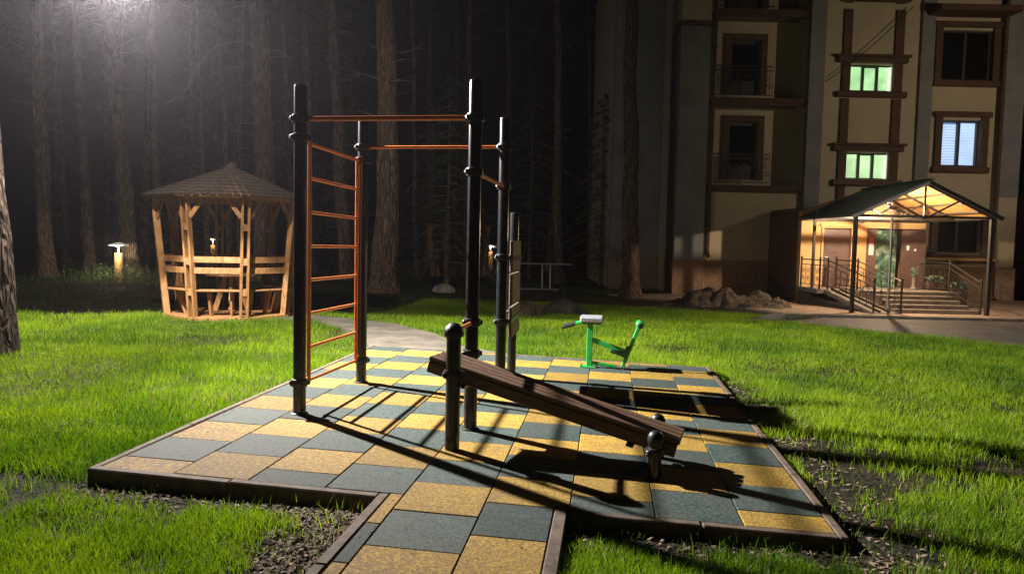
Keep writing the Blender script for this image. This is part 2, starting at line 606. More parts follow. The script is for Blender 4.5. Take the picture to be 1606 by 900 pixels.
def lay(x0, x1, y0, y1, colour):
    if x1 - x0 < 0.03 or y1 - y0 < 0.03:
        return
    o = put('tile', tile_mesh(x1 - x0, y1 - y0, colour), paving,
            ((x0 + x1) / 2, (y0 + y1) / 2, -0.003 + random.uniform(-.0022, .0022)),
            (random.uniform(-.003, .003), random.uniform(-.003, .003), random.uniform(-.003, .003)))


YF, YB = -0.255, 5.36
for i in range(9):
    x0 = -2.0 + 0.5 * i
    odd = i % 2
    for k in range(-2, 13):
        a = 0.5 * k + (0.25 if odd else 0.0)
        b = a + 0.5
        # grey where the pattern says so; it flips every second column
        if odd:
            grey = (k % 2 == 0) if i in (1, 5) else (k % 2 == 1)
        else:
            grey = (k % 2 == 0) if i in (0, 4, 8) else (k % 2 == 1)
        a2, b2 = max(a, YF), min(b, YB)
        if i in (4, 5) and a < YF:
            a2 = a                       # runs on into the entrance path
        if b2 > a2:
            lay(x0, 0.91 if (i == 5 and a < YF) else x0 + 0.5, a2, b2, not grey)
    if i in (4, 5):
        for k in range(-8, -2):
            a = 0.5 * k + (0.25 if odd else 0.0)
            lay(x0, min(x0 + 0.5, 0.91), a, a + 0.5, k % 2 == 1)
lay(-0.085, 0.0, -0.72, YF, True)
for j in range(6):
    lay(-0.085, 0.0, -1.22 - .5 * j, -0.72 - .5 * j, j % 2 == 1)


def kerb(a, b, w=0.055, top=0.001):
    j = lambda: random.uniform(-.004, .004)
    MB().beam((a[0] + j(), a[1] + j(), top - .09 + j()), (b[0] + j(), b[1] + j(), top - .09 + j()), w, 0.18, ch=0.008).build('kerb', M['kerb'], paving)


kx0, kx1 = -2.032, 2.532
n = 5
for s in range(n):
    ya, yb = YF - .05 + (YB + .1 - YF) / n * s, YF - .05 + (YB + .1 - YF) / n * (s + 1)
    kerb((kx0, ya + .002), (kx0, yb - .002))
    kerb((kx1, ya + .002), (kx1, yb - .002))
kerb((-2.0, YF - .036), (-1.10, YF - .036), .068)
kerb((-1.096, YF - .036), (-0.152, YF - .036), .068)
kerb((0.992, YF - .036), (1.75, YF - .036), .068)
kerb((1.754, YF - .036), (2.5, YF - .036), .068)
kerb((-2.0, YB + .03), (-0.2, YB + .03))
kerb((-0.196, YB + .03), (2.5, YB + .03))
for a, b in ((-0.26, -1.27), (-1.274, -2.3), (-2.304, -3.6)):
    kerb((-0.118, a), (-0.118, b), 0.066)
    kerb((0.95, a), (0.95, b), 0.076)

# ---- concrete path from the pad to the gazebo
pth = [(-2.06, 5.43), (0.6, 5.43), (-0.35, 5.72), (-0.9, 6.1), (-1.6, 7.3), (-2.6, 8.3), (-3.8, 8.75), (-4.7, 8.9), (-4.9, 8.1), (-3.9, 7.9), (-2.9, 7.0)]
pth = pth[::-1] if False else pth
tag(MB().poly(pth, -0.25, lambda x, y: gz(x) + 0.05).build('path', M['path']), kind='structure')

# ---- road, pavement and kerb before the house (house frame: X across, Y away from the viewer)
HA = math.radians(7.383)
EX, EY = Vector((math.cos(HA), math.sin(HA), 0)), Vector((-math.sin(HA), math.cos(HA), 0))
HO = Vector((1.1773, -4.525, 0))


def hp(lx, d, z=0.0):                       # house frame to world
    return HO + EX * lx + EY * d + Vector((0, 0, z))


def hxy(lx, d):
    p = hp(lx, d)
    return (p.x, p.y)


GR = -0.12
road = [(4.9, 16.6), (6.2, 16.15), (7.2, 14.9), (9.0, 12.6), (11.5, 9.6), (40, -4), (60, 8), (40, 17.55), (11, 17.55), (6.6, 17.45)]
tag(MB().poly([hxy(*p) for p in road], GR - .3, GR + 0.006).build('road', M['asphalt']), kind='structure')
pav = [(6.7, 17.7), (40, 17.8), (40, 24.3), (5.2, 24.3), (3.0, 23.2), (3.4, 22.3), (5.6, 20.6), (6.5, 18.6)]
tag(MB().poly([hxy(*p) for p in pav], GR - .3, GR + 0.055).build('pavement', M['paver']), kind='structure')
kb = empty('kerb', hp(6.4, 17.6, GR), HA, kind='structure')
for k in range(22):
    MB().box((k * 1.0 + .004, -0.07, -0.15), ((k + 1) * 1.0 - .004, 0.085, 0.075 + random.uniform(-.003, .003)), ch=0.012).build('kerb_stone', M['concrete'], kb)

# ================================================================== WORKOUT STATION
ws = empty('workout_station', (-0.6, 2.1, 0), 0,
           'black steel workout frame with orange bars, orange ladder and sloping wooden bench', 'exercise frame')
WO = Vector((-0.6, 2.1, 0))


def L3(p):                                   # world to station
    return Vector(p) - WO


def post(x, y, top, lean=0.0, r=0.054, name='post'):
    b = Vector((x, y, padz(x) - 0.06))
    t = Vector((x + lean * top, y, top))
    m = MB().tube([L3(b), L3(t - Vector((0, 0, .03))), L3(t - Vector((0, 0, .012))), L3(t - Vector((0, 0, .003))), L3(t)],
                  [r, r, r * .93, r * .72, r * .3], 28)
    p = m.build(name, M['black'], ws, True)
    MB().lathe(L3((x, y, padz(x))), [(r + .018, -.01), (r + .018, .006), (r + .004, .012)], 28).build('base_ring', M['black_plastic'], p, True)
    return p, (lambda z: Vector((x + lean * z, y, z)))


def clamp(at, r=0.054, towards=None):
    """two-part collar round a post with its bolts"""
    c = L3(at)
    m = MB().lathe(c, [(r + .002, -.034), (r + .014, -.030), (r + .017, -.018), (r + .017, .018), (r + .014, .030), (r + .002, .034)], 28)
    for a in (0.35, 2.2, 3.9):
        d = Vector((math.cos(a), math.sin(a), 0))
        m.beam(c + d * (r + .008), c + d * (r + .034), .030, .040, ch=.006)
    o = m.build('clamp', M['black_plastic'], ws, True)
    for a in (2.2, 3.9):
        d = Vector((math.cos(a), math.sin(a), 0))
        MB().tube([c + d * (r + .034), c + d * (r + .042)], .009, 8).build('bolt', M['steel'], o, True)
    return o


_, P1 = post(-1.392, 1.43, 2.80)
_, P2 = post(-1.345, 2.885, 2.78)
_, P3 = post(0.100, 1.37, 2.82)
_, P4 = post(0.125, 2.877, 2.77)
_, P5 = post(0.135, 3.70, 1.86, r=0.05)


def hbar(a, b, r=0.0165, name='pull_up_bar'):
    a, b = Vector(a), Vector(b)
    d = (b - a).normalized()
    o = MB().tube([L3(a + d * .062), L3(b - d * .062)], r, 16).build(name, M['orange'], ws, True)
    for p, q in ((a, d), (b, -d)):
        MB().tube([L3(p + q * .052), L3(p + q * .078)], r + .012, 14).build('socket', M['black_plastic'], o, True)
    return o


hbar(P1(2.515), P3(2.515), 0.021)
hbar(P2(2.465), P4(2.475))
hbar(P3(2.085), P4(2.085))
for z in (2.515, 2.36, 0.30):
    clamp(P1(z))
for z in (2.465, 2.33, 0.265):
    clamp(P2(z))
for z in (2.515, 2.085, 0.875, 0.62):
    clamp(P3(z))
for z in (2.475, 2.085, 1.375, 0.72):
    clamp(P4(z))
for z in (1.36, 0.74):
    clamp(P5(z), 0.05)

# ladder between the two posts on the lawn side
lad = empty('ladder', (0, 0, 0))
lad.parent = ws
ya, yb = 1.59, 2.755
xa, xb = -1.378, -1.36
for xx, yy in ((xa, ya), (xb, yb)):
    MB().beam(L3((xx, yy, 0.27)), L3((xx, yy, 2.345)), 0.030, 0.030, up=(1, 0, 0), ch=.004).build('ladder_rail', M['orange'], lad)
for k in range(8):
    z = 0.29 + 0.2915 * k
    MB().tube([L3((xa, ya + .014, z)), L3((xb, yb - .014, z - .012))], .0145, 14).build('rung', M['orange'], lad, True)
for yy, s, xx in ((ya, -1, xa), (yb, 1, xb)):
    for z in (0.30, 2.335):
        MB().beam(L3((xx, yy + s * .018, z)), L3((xx, yy + s * .08, z)), .012, .04).build('bracket', M['orange'], lad)

# upright back board between two posts
for k, (z0, z1) in enumerate(((0.545, 0.865), (0.885, 1.205), (1.225, 1.545))):
    MB().box(L3((0.192, 2.93, z0)), L3((0.226, 3.60, z1)), ch=.006).build('back_board_plank', M['panel_wood'], ws)
for z in (0.74, 1.36):
    MB().box(L3((0.227, 2.86, z - .022)), L3((0.234, 3.68, z + .022))).build('back_board_strap', M['black'], ws)

# sloping bench: short capped post, board, two low posts
bx, by = 0.080, 0.755
sp = MB().tube([L3((bx, by, padz(bx) - .06)), L3((bx, by, 0.855))], .054, 28).build('short_post', M['black'], ws, True)
MB().lathe(L3((bx, by, 0.865)), [(.058, -.035), (.072, -.03), (.076, -.005), (.072, .018), (.058, .042), (.036, .062), (.012, .072), (0, .073)], 24).build('post_cap', M['black_plastic'], sp, True)
clamp((bx, by, 0.555))
hb = MB().tube([L3((bx + .004, by + .07, 0.87)), L3((0.1, 1.312, 0.87))], .0165, 14).build('foot_bar', M['orange'], ws, True)
for yy in (by + .062, 1.30):
    MB().tube([L3((.085, yy, .87)), L3((.085, yy + .03, .87))], .03, 14).build('bar_socket', M['black_plastic'], hb, True)
hi, lo = Vector((-0.105, 1.10, 0.655)), Vector((1.735, 0.72, 0.205))
dv = (lo - hi).normalized()
sv = Vector((dv.y, -dv.x, 0)).normalized()       # towards the viewer
if sv.y > 0:
    sv = -sv
nv = sv.cross(dv).normalized()
if nv.z < 0:
    nv = -nv
BW = 0.185                                       # half width
bench = empty('bench', (0, 0, 0))
bench.parent = ws


def bpt(t, s, h):
    return L3(hi + dv * t + sv * s + nv * h)


BL = (lo - hi).length
for k in range(4):
    s = -BW + (k + .5) * (2 * BW / 4)
    MB().beam(bpt(0, s, -.016), bpt(BL, s, -.016), 2 * BW / 4 - .010, .034, up=nv, ch=.005).build('plank', M['bench_wood'], bench)
for s in (-BW + .018, BW - .018):
    MB().beam(bpt(.004, s, -.078), bpt(BL - .004, s, -.078), .036, .088, up=nv, ch=.005).build('side_board', M['bench_wood'], bench)
for t in (0.03, BL - .03):
    MB().beam(bpt(t, -BW + .04, -.075), bpt(t, BW - .04, -.075), .03, .08, up=nv, ch=.004).build('end_board', M['bench_wood'], bench)
MB().beam(bpt(.32, -BW - .03, -.135), bpt(.32, BW + .03, -.135), .05, .02, up=nv).build('cross_strap', M['black'], bench)
MB().beam(bpt(1.62, -BW - .03, -.135), bpt(1.62, BW + .03, -.135), .05, .02, up=nv).build('cross_strap', M['black'], bench)
for (x, y) in ((1.535, 0.49), (1.585, 1.0)):
    lp = MB().tube([L3((x, y, padz(x) - .06)), L3((x, y, 0.20))], .045, 24).build('low_post', M['black'], ws, True)
    MB().lathe(L3((x, y, 0.20)), [(.047, -.012), (.052, .0), (.055, .025), (.051, .05), (.039, .071), (.018, .083), (0, .085)], 22).build('post_cap', M['black_plastic'], lp, True)
    clamp((x, y, 0.135), 0.045)

# ================================================================== GREEN EXERCISE MACHINE
gm = empty('leg_exercise_machine', (0.985, 4.79, padz(0.985)), 0,
           'small bright green leg exercise machine with grey seat on the tile pad', 'exercise machine')
MB().box((-.036, -.036, 0), (.036, .036, .555), ch=.006).build('column', M['green_paint'], gm)
MB().box((-.12, -.075, 0), (.09, .075, .012), ch=.003).build('base_plate', M['green_paint'], gm)
for sx, sy in ((-.1, -.055), (-.1, .055), (.07, -.055)):
    MB().tube([(sx, sy, .012), (sx, sy, .026)], .012, 8).build('anchor_bolt', M['bench_wood'], gm)
st = MB().box((-.125, -.16, .575), (.165, .16, .645), ch=.018).build('seat', M['seat_grey'], gm)
MB().box((-.10, -.11, .552), (.14, .11, .574)).build('seat_plate', M['dark_green'], st)
for sy in (-.12, .10):
    h = MB().tube([(-.05, sy * .6, .565), (-.16, sy, .555), (-.33, sy * 1.15, .50)], .013, 10).build('handlebar', M['green_paint'], gm, True)
    MB().tube([(-.185, sy * 1.02, .547), (-.345, sy * 1.16, .495)], .018, 12).build('grip', M['black_plastic'], h, True)
MB().beam((.03, 0, .345), (.47, 0, .20), .05, .06, ch=.006).build('arm', M['green_paint'], gm)
MB().beam((.26, -.01, .225), (.46, -.01, .165), .075, .055, ch=.006).build('counterweight', M['dark_green'], gm)
MB().beam((.03, 0, .055), (.34, 0, .02), .05, .04, ch=.006).build('floor_strut', M['green_paint'], gm)
lv = MB().beam((.415, 0, .005), (.61, 0, .545), .04, .045, ch=.006).build('lever', M['green_paint'], gm)
MB().beam((.43, -.03, .14), (.49, -.03, .28), .03, .06, ch=.004).build('hinge', M['dark_green'], lv)
rl = MB().tube([(.615, -.13, .56), (.615, -.12, .56), (.615, .12, .56), (.615, .13, .56)], [.036, .047, .047, .036], 18).build('roller', M['green_paint'], gm, True)
MB().tube([(.622, -.134, .552), (.622, -.128, .552)], [.03, .034], 16).build('roller_end', M['black_plastic'], rl, True)

# ================================================================== GAZEBO
def make_gazebo(loc, rz, label, full=True):
    g = empty('gazebo', loc, rz, label, 'gazebo')
    W, S = M['gazebo_wood'], M['shingle']
    N8 = 8
    rb, rt, re = 1.10, 1.30, 1.52
    ze, za = 2.13, 2.76
    ang = [math.radians(38.4 - math.degrees(rz) + 45 * k) for k in range(N8)]
    P = lambda a, r, z: Vector((math.cos(a) * r, math.sin(a) * r, z))
    rad = lambda z: rb + (rt - rb) * z / ze
    # floor boards
    fl = empty('floor')
    fl.parent = g
    nb = 13
    ap = (rb + .06) * math.cos(math.pi / 8)
    a0 = ang[0] + math.pi / 8
    dx, dy = Vector((math.cos(a0), math.sin(a0), 0)), Vector((-math.sin(a0), math.cos(a0), 0))
    for k in range(nb):
        u = -ap + (k + .5) * 2 * ap / nb
        half = min(ap, (rb + .06) * 1.30 - abs(u)) - .01
        MB().beam(dx * u - dy * half + Vector((0, 0, .045)), dx * u + dy * half + Vector((0, 0, .045)), 2 * ap / nb - .008, .035, ch=.004).build('floor_board', W, fl)
    for k in range(N8):
        MB().beam(P(ang[k], rb + .05, .012), P(ang[(k + 1) % N8], rb + .05, .012), .05, .09, ch=.005).build('floor_edge', W, fl)
    for k in range(N8):
        a = ang[k]
        t = Vector((-math.sin(a), math.cos(a), 0))
        o = empty('post')
        o.parent = g
        for s in (-1, 1):
            MB().beam(P(a, rb, .0) + t * .055 * s, P(a, rt, ze) + t * .055 * s,    .034, .105, up=t.cross(Vector((0, 0, 1))), ch=.004).build('post_plank', W, o)
        for z in (.5, 1.03, 1.62):
            MB().beam(P(a, rad(z), z - .06) - t * .0, P(a, rad(z), z + .06), .07, .09, up=t.cross(Vector((0, 0, 1)))).build('spacer', W, o)
        for s in (-1, 1):
            b = ang[(k + s) % N8]
            q = P(a, rt, ze - .02).lerp(P(b, rt, ze - .02), .30)
            MB().beam(P(a, rad(1.78), 1.78) + t * .07 * s, q, .035, .075, ch=.004).build('brace', W, g)
    for k in range(N8):
        a, b = ang[k], ang[(k + 1) % N8]
        MB().beam(P(a, rt, ze + .015), P(b, rt, ze + .015), .06, .10, ch=.005).build('eave_beam', W, g)
        if k == 2:
            continue                                   # way in at the back
        for z in (1.06, .87):
            r = rad(z) - .015
            MB().beam(P(a, r, z).lerp(P(b, r, z), .07), P(a, r, z).lerp(P(b, r, z), .93), .032, .105, ch=.004).build('rail', W, g)
        for q in range(3):
            r = (rad(.5) - .06 - q * .11)
            MB().beam(P(a, r, .52).lerp(P(b, r, .52), .05), P(a, r, .52).lerp(P(b, r, .52), .95), .095, .03, ch=.004).build('seat_slat', W, g)
        mid = (P(a, 1, 0) + P(b, 1, 0)) / 2
        for t in (.25, .75):
            p = P(a, .95, 0).lerp(P(b, .95, 0), t)
            MB().beam(Vector((p.x * .9, p.y * .9, .06)), Vector((p.x * 1.02, p.y * 1.02, .505)), .04, .10, ch=.004).build('seat_leg', W, g)
    # table
    MB().lathe((0, 0, .74), [(.0, 0), (.46, 0), (.46, .035), (0, .035)], 8).build('table_top', W, g)
    for a in (.4, 1.97, 3.54, 5.11):
        MB().beam((math.cos(a) * .30, math.sin(a) * .30, .06), (math.cos(a) * .10, math.sin(a) * .10, .74), .05, .09, ch=.004).build('table_leg', W, g)
    # roof: six shingled faces, each course its own strip of tabs
    rf = empty('roof')
    rf.parent = g
    apex = Vector((0, 0, za))
    for k in range(N8):
        a, b = ang[k], ang[(k + 1) % N8]
        e0, e1 = P(a, re, ze + .03), P(b, re, ze + .03)
        dn = Vector((0, 0, -.03))
        MB().add([apex, e0, e1, apex + dn, e0 + dn, e1 + dn], [(0, 1, 2), (3, 5, 4), (1, 4, 5, 2), (0, 3, 4, 1), (2, 5, 3, 0)]).build('roof_deck', W, rf)
        nrm = (e0 - apex).cross(e1 - apex).normalized()
        if nrm.z < 0:
            nrm = -nrm
        sh = MB()
        rows = 9
        for i in range(rows):
            t0, t1 = (i / rows), ((i + 1.25) / rows if i < rows - 1 else 1.02)
            A0, A1 = apex.lerp(e0, t0), apex.lerp(e1, t0)
            B0, B1 = apex.lerp(e0, t1), apex.lerp(e1, t1)
            nt_ = max(2, int(2 + i * .9))
            for j in range(nt_):
                u0, u1 = j / nt_ + .006, (j + 1) / nt_ - .006
                lo_, hi_ = nrm * .006, nrm * (.018 + random.uniform(0, .008))
                q = [A0.lerp(A1, u0) + lo_, A0.lerp(A1, u1) + lo_, B0.lerp(B1, u1) + hi_, B0.lerp(B1, u0) + hi_]
                q2 = [p - nrm * .008 for p in q]
                sh.add(q + q2, [(0, 3, 2, 1), (4, 5, 6, 7), (3, 7, 6, 2), (0, 4, 7, 3), (1, 2, 6, 5)])
        o = sh.build('shingles', S, rf)
        o["kind"] = "stuff"
    MB().lathe((0, 0, za), [(.10, -.03), (.09, .02), (.03, .06), (0, .09)], 8).build('roof_cap', S, rf)
    return g


make_gazebo((-5.78, 8.50, gz(-5.78) + .01), 0.0, 'wooden eight sided gazebo with shingled roof at the lawn edge')
g2 = make_gazebo((-4.9, 25.3, 0.0), 0.3, 'farther wooden gazebo half lost in the dark pines')
g2.scale = (1.0, 1.0, 1.0)

# ================================================================== APARTMENT HOUSE
# house frame: X across the facade, Y away from the viewer, origin at the facade line
FD = 24.3
house = empty('apartment_house', hp(10.0, FD, 0), HA,
              'three storey cream apartment house with brown trim behind the lawn', 'building')


def H(lx, d, z):
    return (lx - 10.0, d - FD, z)


def hbox(name, m, lx0, lx1, d0, d1, z0, z1, parent=None, ch=0.0):
    return MB().box(H(lx0, d0, z0), H(lx1, d1, z1), ch=ch).build(name, m, parent or house)


TOP = 12.2
BASE = GR - .3
# wall pieces leave true openings for windows
def wall_with_holes(name, m, lx0, lx1, d0, d1, z0, z1, holes):
    xs = sorted({lx0, lx1, *[h[0] for h in holes], *[h[1] for h in holes]})
    zs = sorted({z0, z1, *[h[2] for h in holes], *[h[3] for h in holes]})
    b = MB()
    for i in range(len(xs) - 1):
        for j in range(len(zs) - 1):
            cx, cz = (xs[i] + xs[i + 1]) / 2, (zs[j] + zs[j + 1]) / 2
            if any(h[0] < cx < h[1] and h[2] < cz < h[3] for h in holes):
                continue
            b.box(H(xs[i], d0, zs[j]), H(xs[i + 1], d1, zs[j + 1]))
    return b.build(name, m, house)


# stair bay
stair = [(10.80, 12.20, 3.80, 4.66), (10.80, 12.20, 6.63, 7.48), (10.80, 12.20, 9.66, 10.5)]
wall_with_holes('wall', M['stucco'], 9.9, 13.05, 24.3, 24.62, BASE, TOP, stair)
# bay with rooms
rooms = [(13.86, 15.14, 4.27, 5.77), (13.72, 15.36, 7.02, 8.62), (13.9, 15.35, 1.45, 2.55), (13.72, 15.36, 9.8, 11.4)]
wall_with_holes('wall', M['stucco'], 13.42, 15.72, 24.3, 24.62, 1.02, TOP, rooms)
# recessed balcony bay
doors = [(7.22, 8.22, 3.78, 5.72), (7.20, 8.22, 6.60, 8.42), (7.2, 8.2, 9.4, 11.3)]
wall_with_holes('wall', M['stucco'], 6.36, 9.42, 25.3, 25.6, BASE, TOP, doors)
hbox('wall', M['stucco'], 6.16, 6.36, 24.36, 25.6, BASE, TOP)
hbox('wall', M['stucco'], 9.42, 9.55, 24.42, 25.6, BASE, TOP)
hbox('wall', M['stucco'], 6.40, 9.42, 24.42, 25.3, 1.05, 3.35)           # ground floor below the balconies
hbox('plinth', M['plinth'], 6.36, 9.5, 24.36, 25.2, BASE, 1.05)
# grey piers
hbox('pier', M['stucco_g'], 5.30, 6.26, 24.22, 25.6, 1.05, 8.55, ch=.01)
hbox('pier', M['stucco'], 5.30, 6.26, 24.22, 25.6, 8.72, TOP, ch=.01)
hbox('pier_band', M['trim'], 5.26, 6.30, 24.17, 24.6, 8.55, 8.72)
hbox('plinth', M['plinth'], 5.26, 6.30, 24.17, 25.6, BASE, 1.05, ch=.01)
hbox('pier', M['stucco_g'], 9.45, 9.95, 24.18, 24.7, BASE, TOP, ch=.01)
hbox('pier', M['stucco_g'], 13.02, 13.45, 24.18, 24.7, 1.02, TOP, ch=.01)
hbox('pier', M['stucco_g'], 15.72, 16.42, 24.18, 24.9, 3.3, TOP, ch=.01)
hbox('pier', M['stucco'], 15.72, 16.42, 24.2, 24.9, 1.02, 3.3, ch=.01)
hbox('plinth', M['plinth'], 12.95, 16.46, 24.14, 24.8, BASE, 1.02, ch=.01)
# sides, back and roof of the block, and the wing set back on the near end
hbox('side_wall', M['stucco'], 5.3, 5.6, 25.6, 34.0, BASE, TOP)
hbox('side_wall', M['stucco'], 16.12, 16.42, 24.9, 34.0, BASE, TOP)
hbox('back_wall', M['stucco'], 5.6, 16.12, 33.7, 34.0, BASE, TOP)
hbox('roof', M['roof_green'], 4.9, 16.8, 23.8, 34.4, TOP, TOP + .25)
hbox('interior_wall', M['stucco'], 5.6, 16.12, 27.4, 27.6, BASE, TOP)
hbox('floor_slab', M['concrete'], 9.9, 16.12, 24.62, 27.4, 3.25, 3.4)
hbox('floor_slab', M['concrete'], 9.9, 16.12, 24.62, 27.4, 6.08, 6.22)
hbox('floor_slab', M['concrete'], 9.9, 16.12, 24.62, 27.4, 8.95, 9.1)
hbox('wing_wall', M['stucco_g'], 3.55, 5.28, 26.8, 27.1, 1.05, TOP)  # darker stucco here puts the wing's dimness into its colour
hbox('wing_plinth', M['plinth'], 3.5, 5.28, 26.75, 27.1, BASE, 1.05)
hbox('wing_wall', M['stucco'], 3.55, 3.85, 27.1, 34.0, BASE, TOP)
# floor bands
for z in (3.36, 6.18, 9.0):
    hbox('floor_band', M['trim'], 6.26, 9.45, 24.36, 24.41, z - .07, z + .07)
# trim strips either side of the stair windows
for x0, x1 in ((10.54, 10.80), (12.20, 12.48)):
    for z0, z1 in ((2.9, 3.60), (3.60, 4.72), (4.96, 6.38), (6.62, 7.5), (7.74, 9.2), (9.4, 10.6)):
        hbox('trim_strip', M['trim'], x0, x1, 24.22, 24.34, z0 + .003, z1 - .003)
for (a, b, c, d) in stair:
    w = empty('window')
    w.parent = house
    hbox('sill', M['trim'], 10.36, 12.62, 24.13, 24.34, c - .22, c - .03, w, .02)
    hbox('lintel', M['trim'], 10.36, 12.62, 24.14, 24.34, d + .03, d + .20, w, .02)
    hbox('cornice', M['trim'], 10.28, 12.70, 24.08, 24.34, d + .20, d + .28, w, .02)
    for k in range(3):
        x0 = a + .05 + k * .46
        hbox('pane', M['lit_green'], x0 + .03, x0 + .40, 24.50, 24.51, c + .05, d - .05 - .03 * (k == 1), w)
        hbox('sash', M['frame_dark'], x0 + .40, x0 + .49, 24.44, 24.54, c, d, w)
    hbox('sash', M['frame_dark'], a, a + .08, 24.44, 24.54, c, d, w)
    hbox('sash', M['frame_dark'], a + .08, b - .06, 24.44, 24.54, c, c + .05, w)
    hbox('sash', M['frame_dark'], a + .08, b - .06, 24.44, 24.54, d - .05, d, w)
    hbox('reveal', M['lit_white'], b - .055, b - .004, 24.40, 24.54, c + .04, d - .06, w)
# room windows
for i, (a, b, c, d) in enumerate(rooms):
    w = empty('window')
    w.parent = house
    hbox('surround', M['trim'], a - .22, a, 24.2, 24.36, c - .02, d + .08, w)
    hbox('surround', M['trim'], b, b + .22, 24.2, 24.36, c - .02, d + .08, w)
    hbox('lintel', M['trim'], a - .30, b + .30, 24.14, 24.36, d + .08, d + .25, w, .02)
    hbox('sill', M['trim'], a - .28, b + .28, 24.12, 24.36, c - .20, c - .02, w, .02)
    mx = (a + b) / 2
    lit = i == 0
    for (x0, x1) in ((a, a + .06), (mx - .045, mx + .045), (b - .06, b)):
        hbox('sash', M['frame_dark'], x0, x1, 24.40, 24.48, c, d, w)
    hbox('sash', M['frame_dark'], a + .06, b - .06, 24.40, 24.48, d - .06, d, w)
    hbox('sash', M['frame_dark'], a + .06, b - .06, 24.40, 24.48, c, c + .06, w)
    if lit:
        hbox('pane', M['lit_blue'], a + .06, mx - .045, 24.52, 24.53, c + .06, d - .06, w)
        hbox('pane', M['lit_blue'], mx + .045, b - .06, 24.52, 24.53, c + .06, d - .06, w)
        for x0, x1, hgt, st in ((a + .07, mx - .05, .062, .088), (mx + .05, b - .07, .036, .05)):
            bl = MB()
            z = c + .08
            while z < d - .10:
                bl.box(H(x0, 24.485, z), H(x1, 24.50, z + hgt))
                z += st
            bl.build('blind', M['blind'], w)
    else:
        hbox('pane', M['glass'], a + .06, mx - .045, 24.44, 24.45, c + .06, d - .06, w)
        hbox('pane', M['glass'], mx + .045, b - .06, 24.44, 24.45, c + .06, d - .06, w)
# flower boxes under the ground floor window
hbox('window_ledge', M['stucco_o'], 13.45, 15.70, 23.98, 24.2, 1.22, 1.30)
# dark balcony over the room bay
hbox('loggia_slab', M['trim'], 13.2, 15.75, 23.5, 24.28, 9.02, 9.20)
# downpipes
for lx, d, z0 in ((6.40, 24.25, 1.3), (15.66, 24.1, .1)):
    p = MB().tube([H(lx, d, z0 + .06), H(lx, d, TOP)], .065, 12).build('downpipe', M['trim'], house, True)
    for z in (2.2, 5.0, 7.9):
        if z > z0:
            MB().lathe(H(lx, d, z), [(.066, -.03), (.082, -.03), (.082, .03), (.066, .03)], 12).build('pipe_clip', M['iron'], p)
    MB().tube([H(lx, d, z0 + .08), H(lx, d, z0), H(lx, d - .12, z0 - .12)], .07, 12).build('pipe_spout', M['trim'], p, True)


def scroll(b, x, y0, z, r, n=14, flip=1):
    pts = []
    for i in range(n):
        a = i / (n - 1) * 2.2 * math.pi
        q = r * (1 - .7 * i / (n - 1))
        pts.append((x, y0 + flip * math.cos(a) * q, z + math.sin(a) * q))
    b.tube(pts, .012, 5)


def scroll_x(b, x, y, z, r, n=14, flip=1):
    pts = []
    for i in range(n):
        a = i / (n - 1) * 2.2 * math.pi
        q = r * (1 - .7 * i / (n - 1))
        pts.append((x + flip * math.cos(a) * q, y, z + math.sin(a) * q))
    b.tube(pts, .012, 5)


for zf, (da, db, dc, dd) in zip((3.52, 6.34, 9.16), doors):
    bl = empty('balcony')
    bl.parent = house
    hbox('slab', M['concrete'], 6.40, 9.40, 24.42, 25.28, zf - .14, zf - .02, bl, .01)
    hbox('slab_edge', M['trim'], 6.36, 9.44, 24.30, 24.42, zf - .15, zf, bl, .01)
    rr = MB()
    ztop, zb = zf + 1.02, zf + .10
    for z in (ztop, zb, ztop - .14):
        rr.beam(H(6.46, 24.40, z), H(8.36, 24.40, z), .035, .03)
    for k in range(20):
        x = 6.46 + k * .1
        rr.beam(H(x, 24.40, zb), H(x, 24.40, ztop), .014, .014)
    for k in range(6):
        q = H(6.66 + k * .3, 24.385, 0)
        scroll_x(rr, q[0], q[1], zf + .62, .12, flip=1)
        scroll_x(rr, q[0] + .1, q[1], zf + .36, .11, flip=-1)
    o = rr.build('railing', M['iron'], bl)
    dr = empty('balcony_door')
    dr.parent = house
    for x0, x1 in ((da - .2, da), (db, db + .2)):
        hbox('door_surround', M['trim'], x0, x1, 25.2, 25.34, dc, dd + .2, dr)
    hbox('door_surround', M['trim'], da, db, 25.2, 25.34, dd, dd + .2, dr)
    hbox('door_leaf', M['frame_dark'], da, db, 25.42, 25.47, dc, dd, dr)
    hbox('pane', M['glass'], da + .12, db - .12, 25.405, 25.418, dc + .5, dd - .12, dr)

# porch annex with its two doorways
AZ = 0.40
hbox('annex_wall', M['stucco_o'], 8.46, 9.07, 21.7, 21.95, AZ - .6, 2.62)
hbox('annex_wall', M['stucco_o'], 9.96, 10.38, 21.7, 21.95, AZ - .6, 2.62)
hbox('annex_wall', M['stucco_o'], 9.07, 9.96, 21.7, 21.95, 2.12, 2.62)
hbox('annex_wall', M['stucco_o'], 10.38, 12.10, 21.7, 21.95, 2.14, 2.62)
hbox('annex_side', M['trim'], 8.46, 8.7, 21.95, 24.4, BASE, 2.62)  # dark trim colour stands in for the shade on this side wall
hbox('annex_side', M['stucco_o'], 11.9, 12.10, 21.95, 24.2, BASE, 2.62)
hbox('annex_roof', M['roof_green'], 8.40, 12.16, 21.96, 24.2, 2.62, 2.7)
gb = MB()
gb.add([H(8.46, 21.72, 2.62), H(12.0, 21.72, 2.62), H(10.2, 21.72, 3.2), H(8.46, 21.9, 2.62), H(12.0, 21.9, 2.62), H(10.2, 21.9, 3.2)],
       [(0, 1, 2), (3, 5, 4), (0, 2, 5, 3), (1, 4, 5, 2)])
gb.build('annex_gable', M['stucco_o'], house)
d1 = hbox('door', M['door'], 9.10, 9.93, 21.78, 21.83, AZ + .01, 2.09)
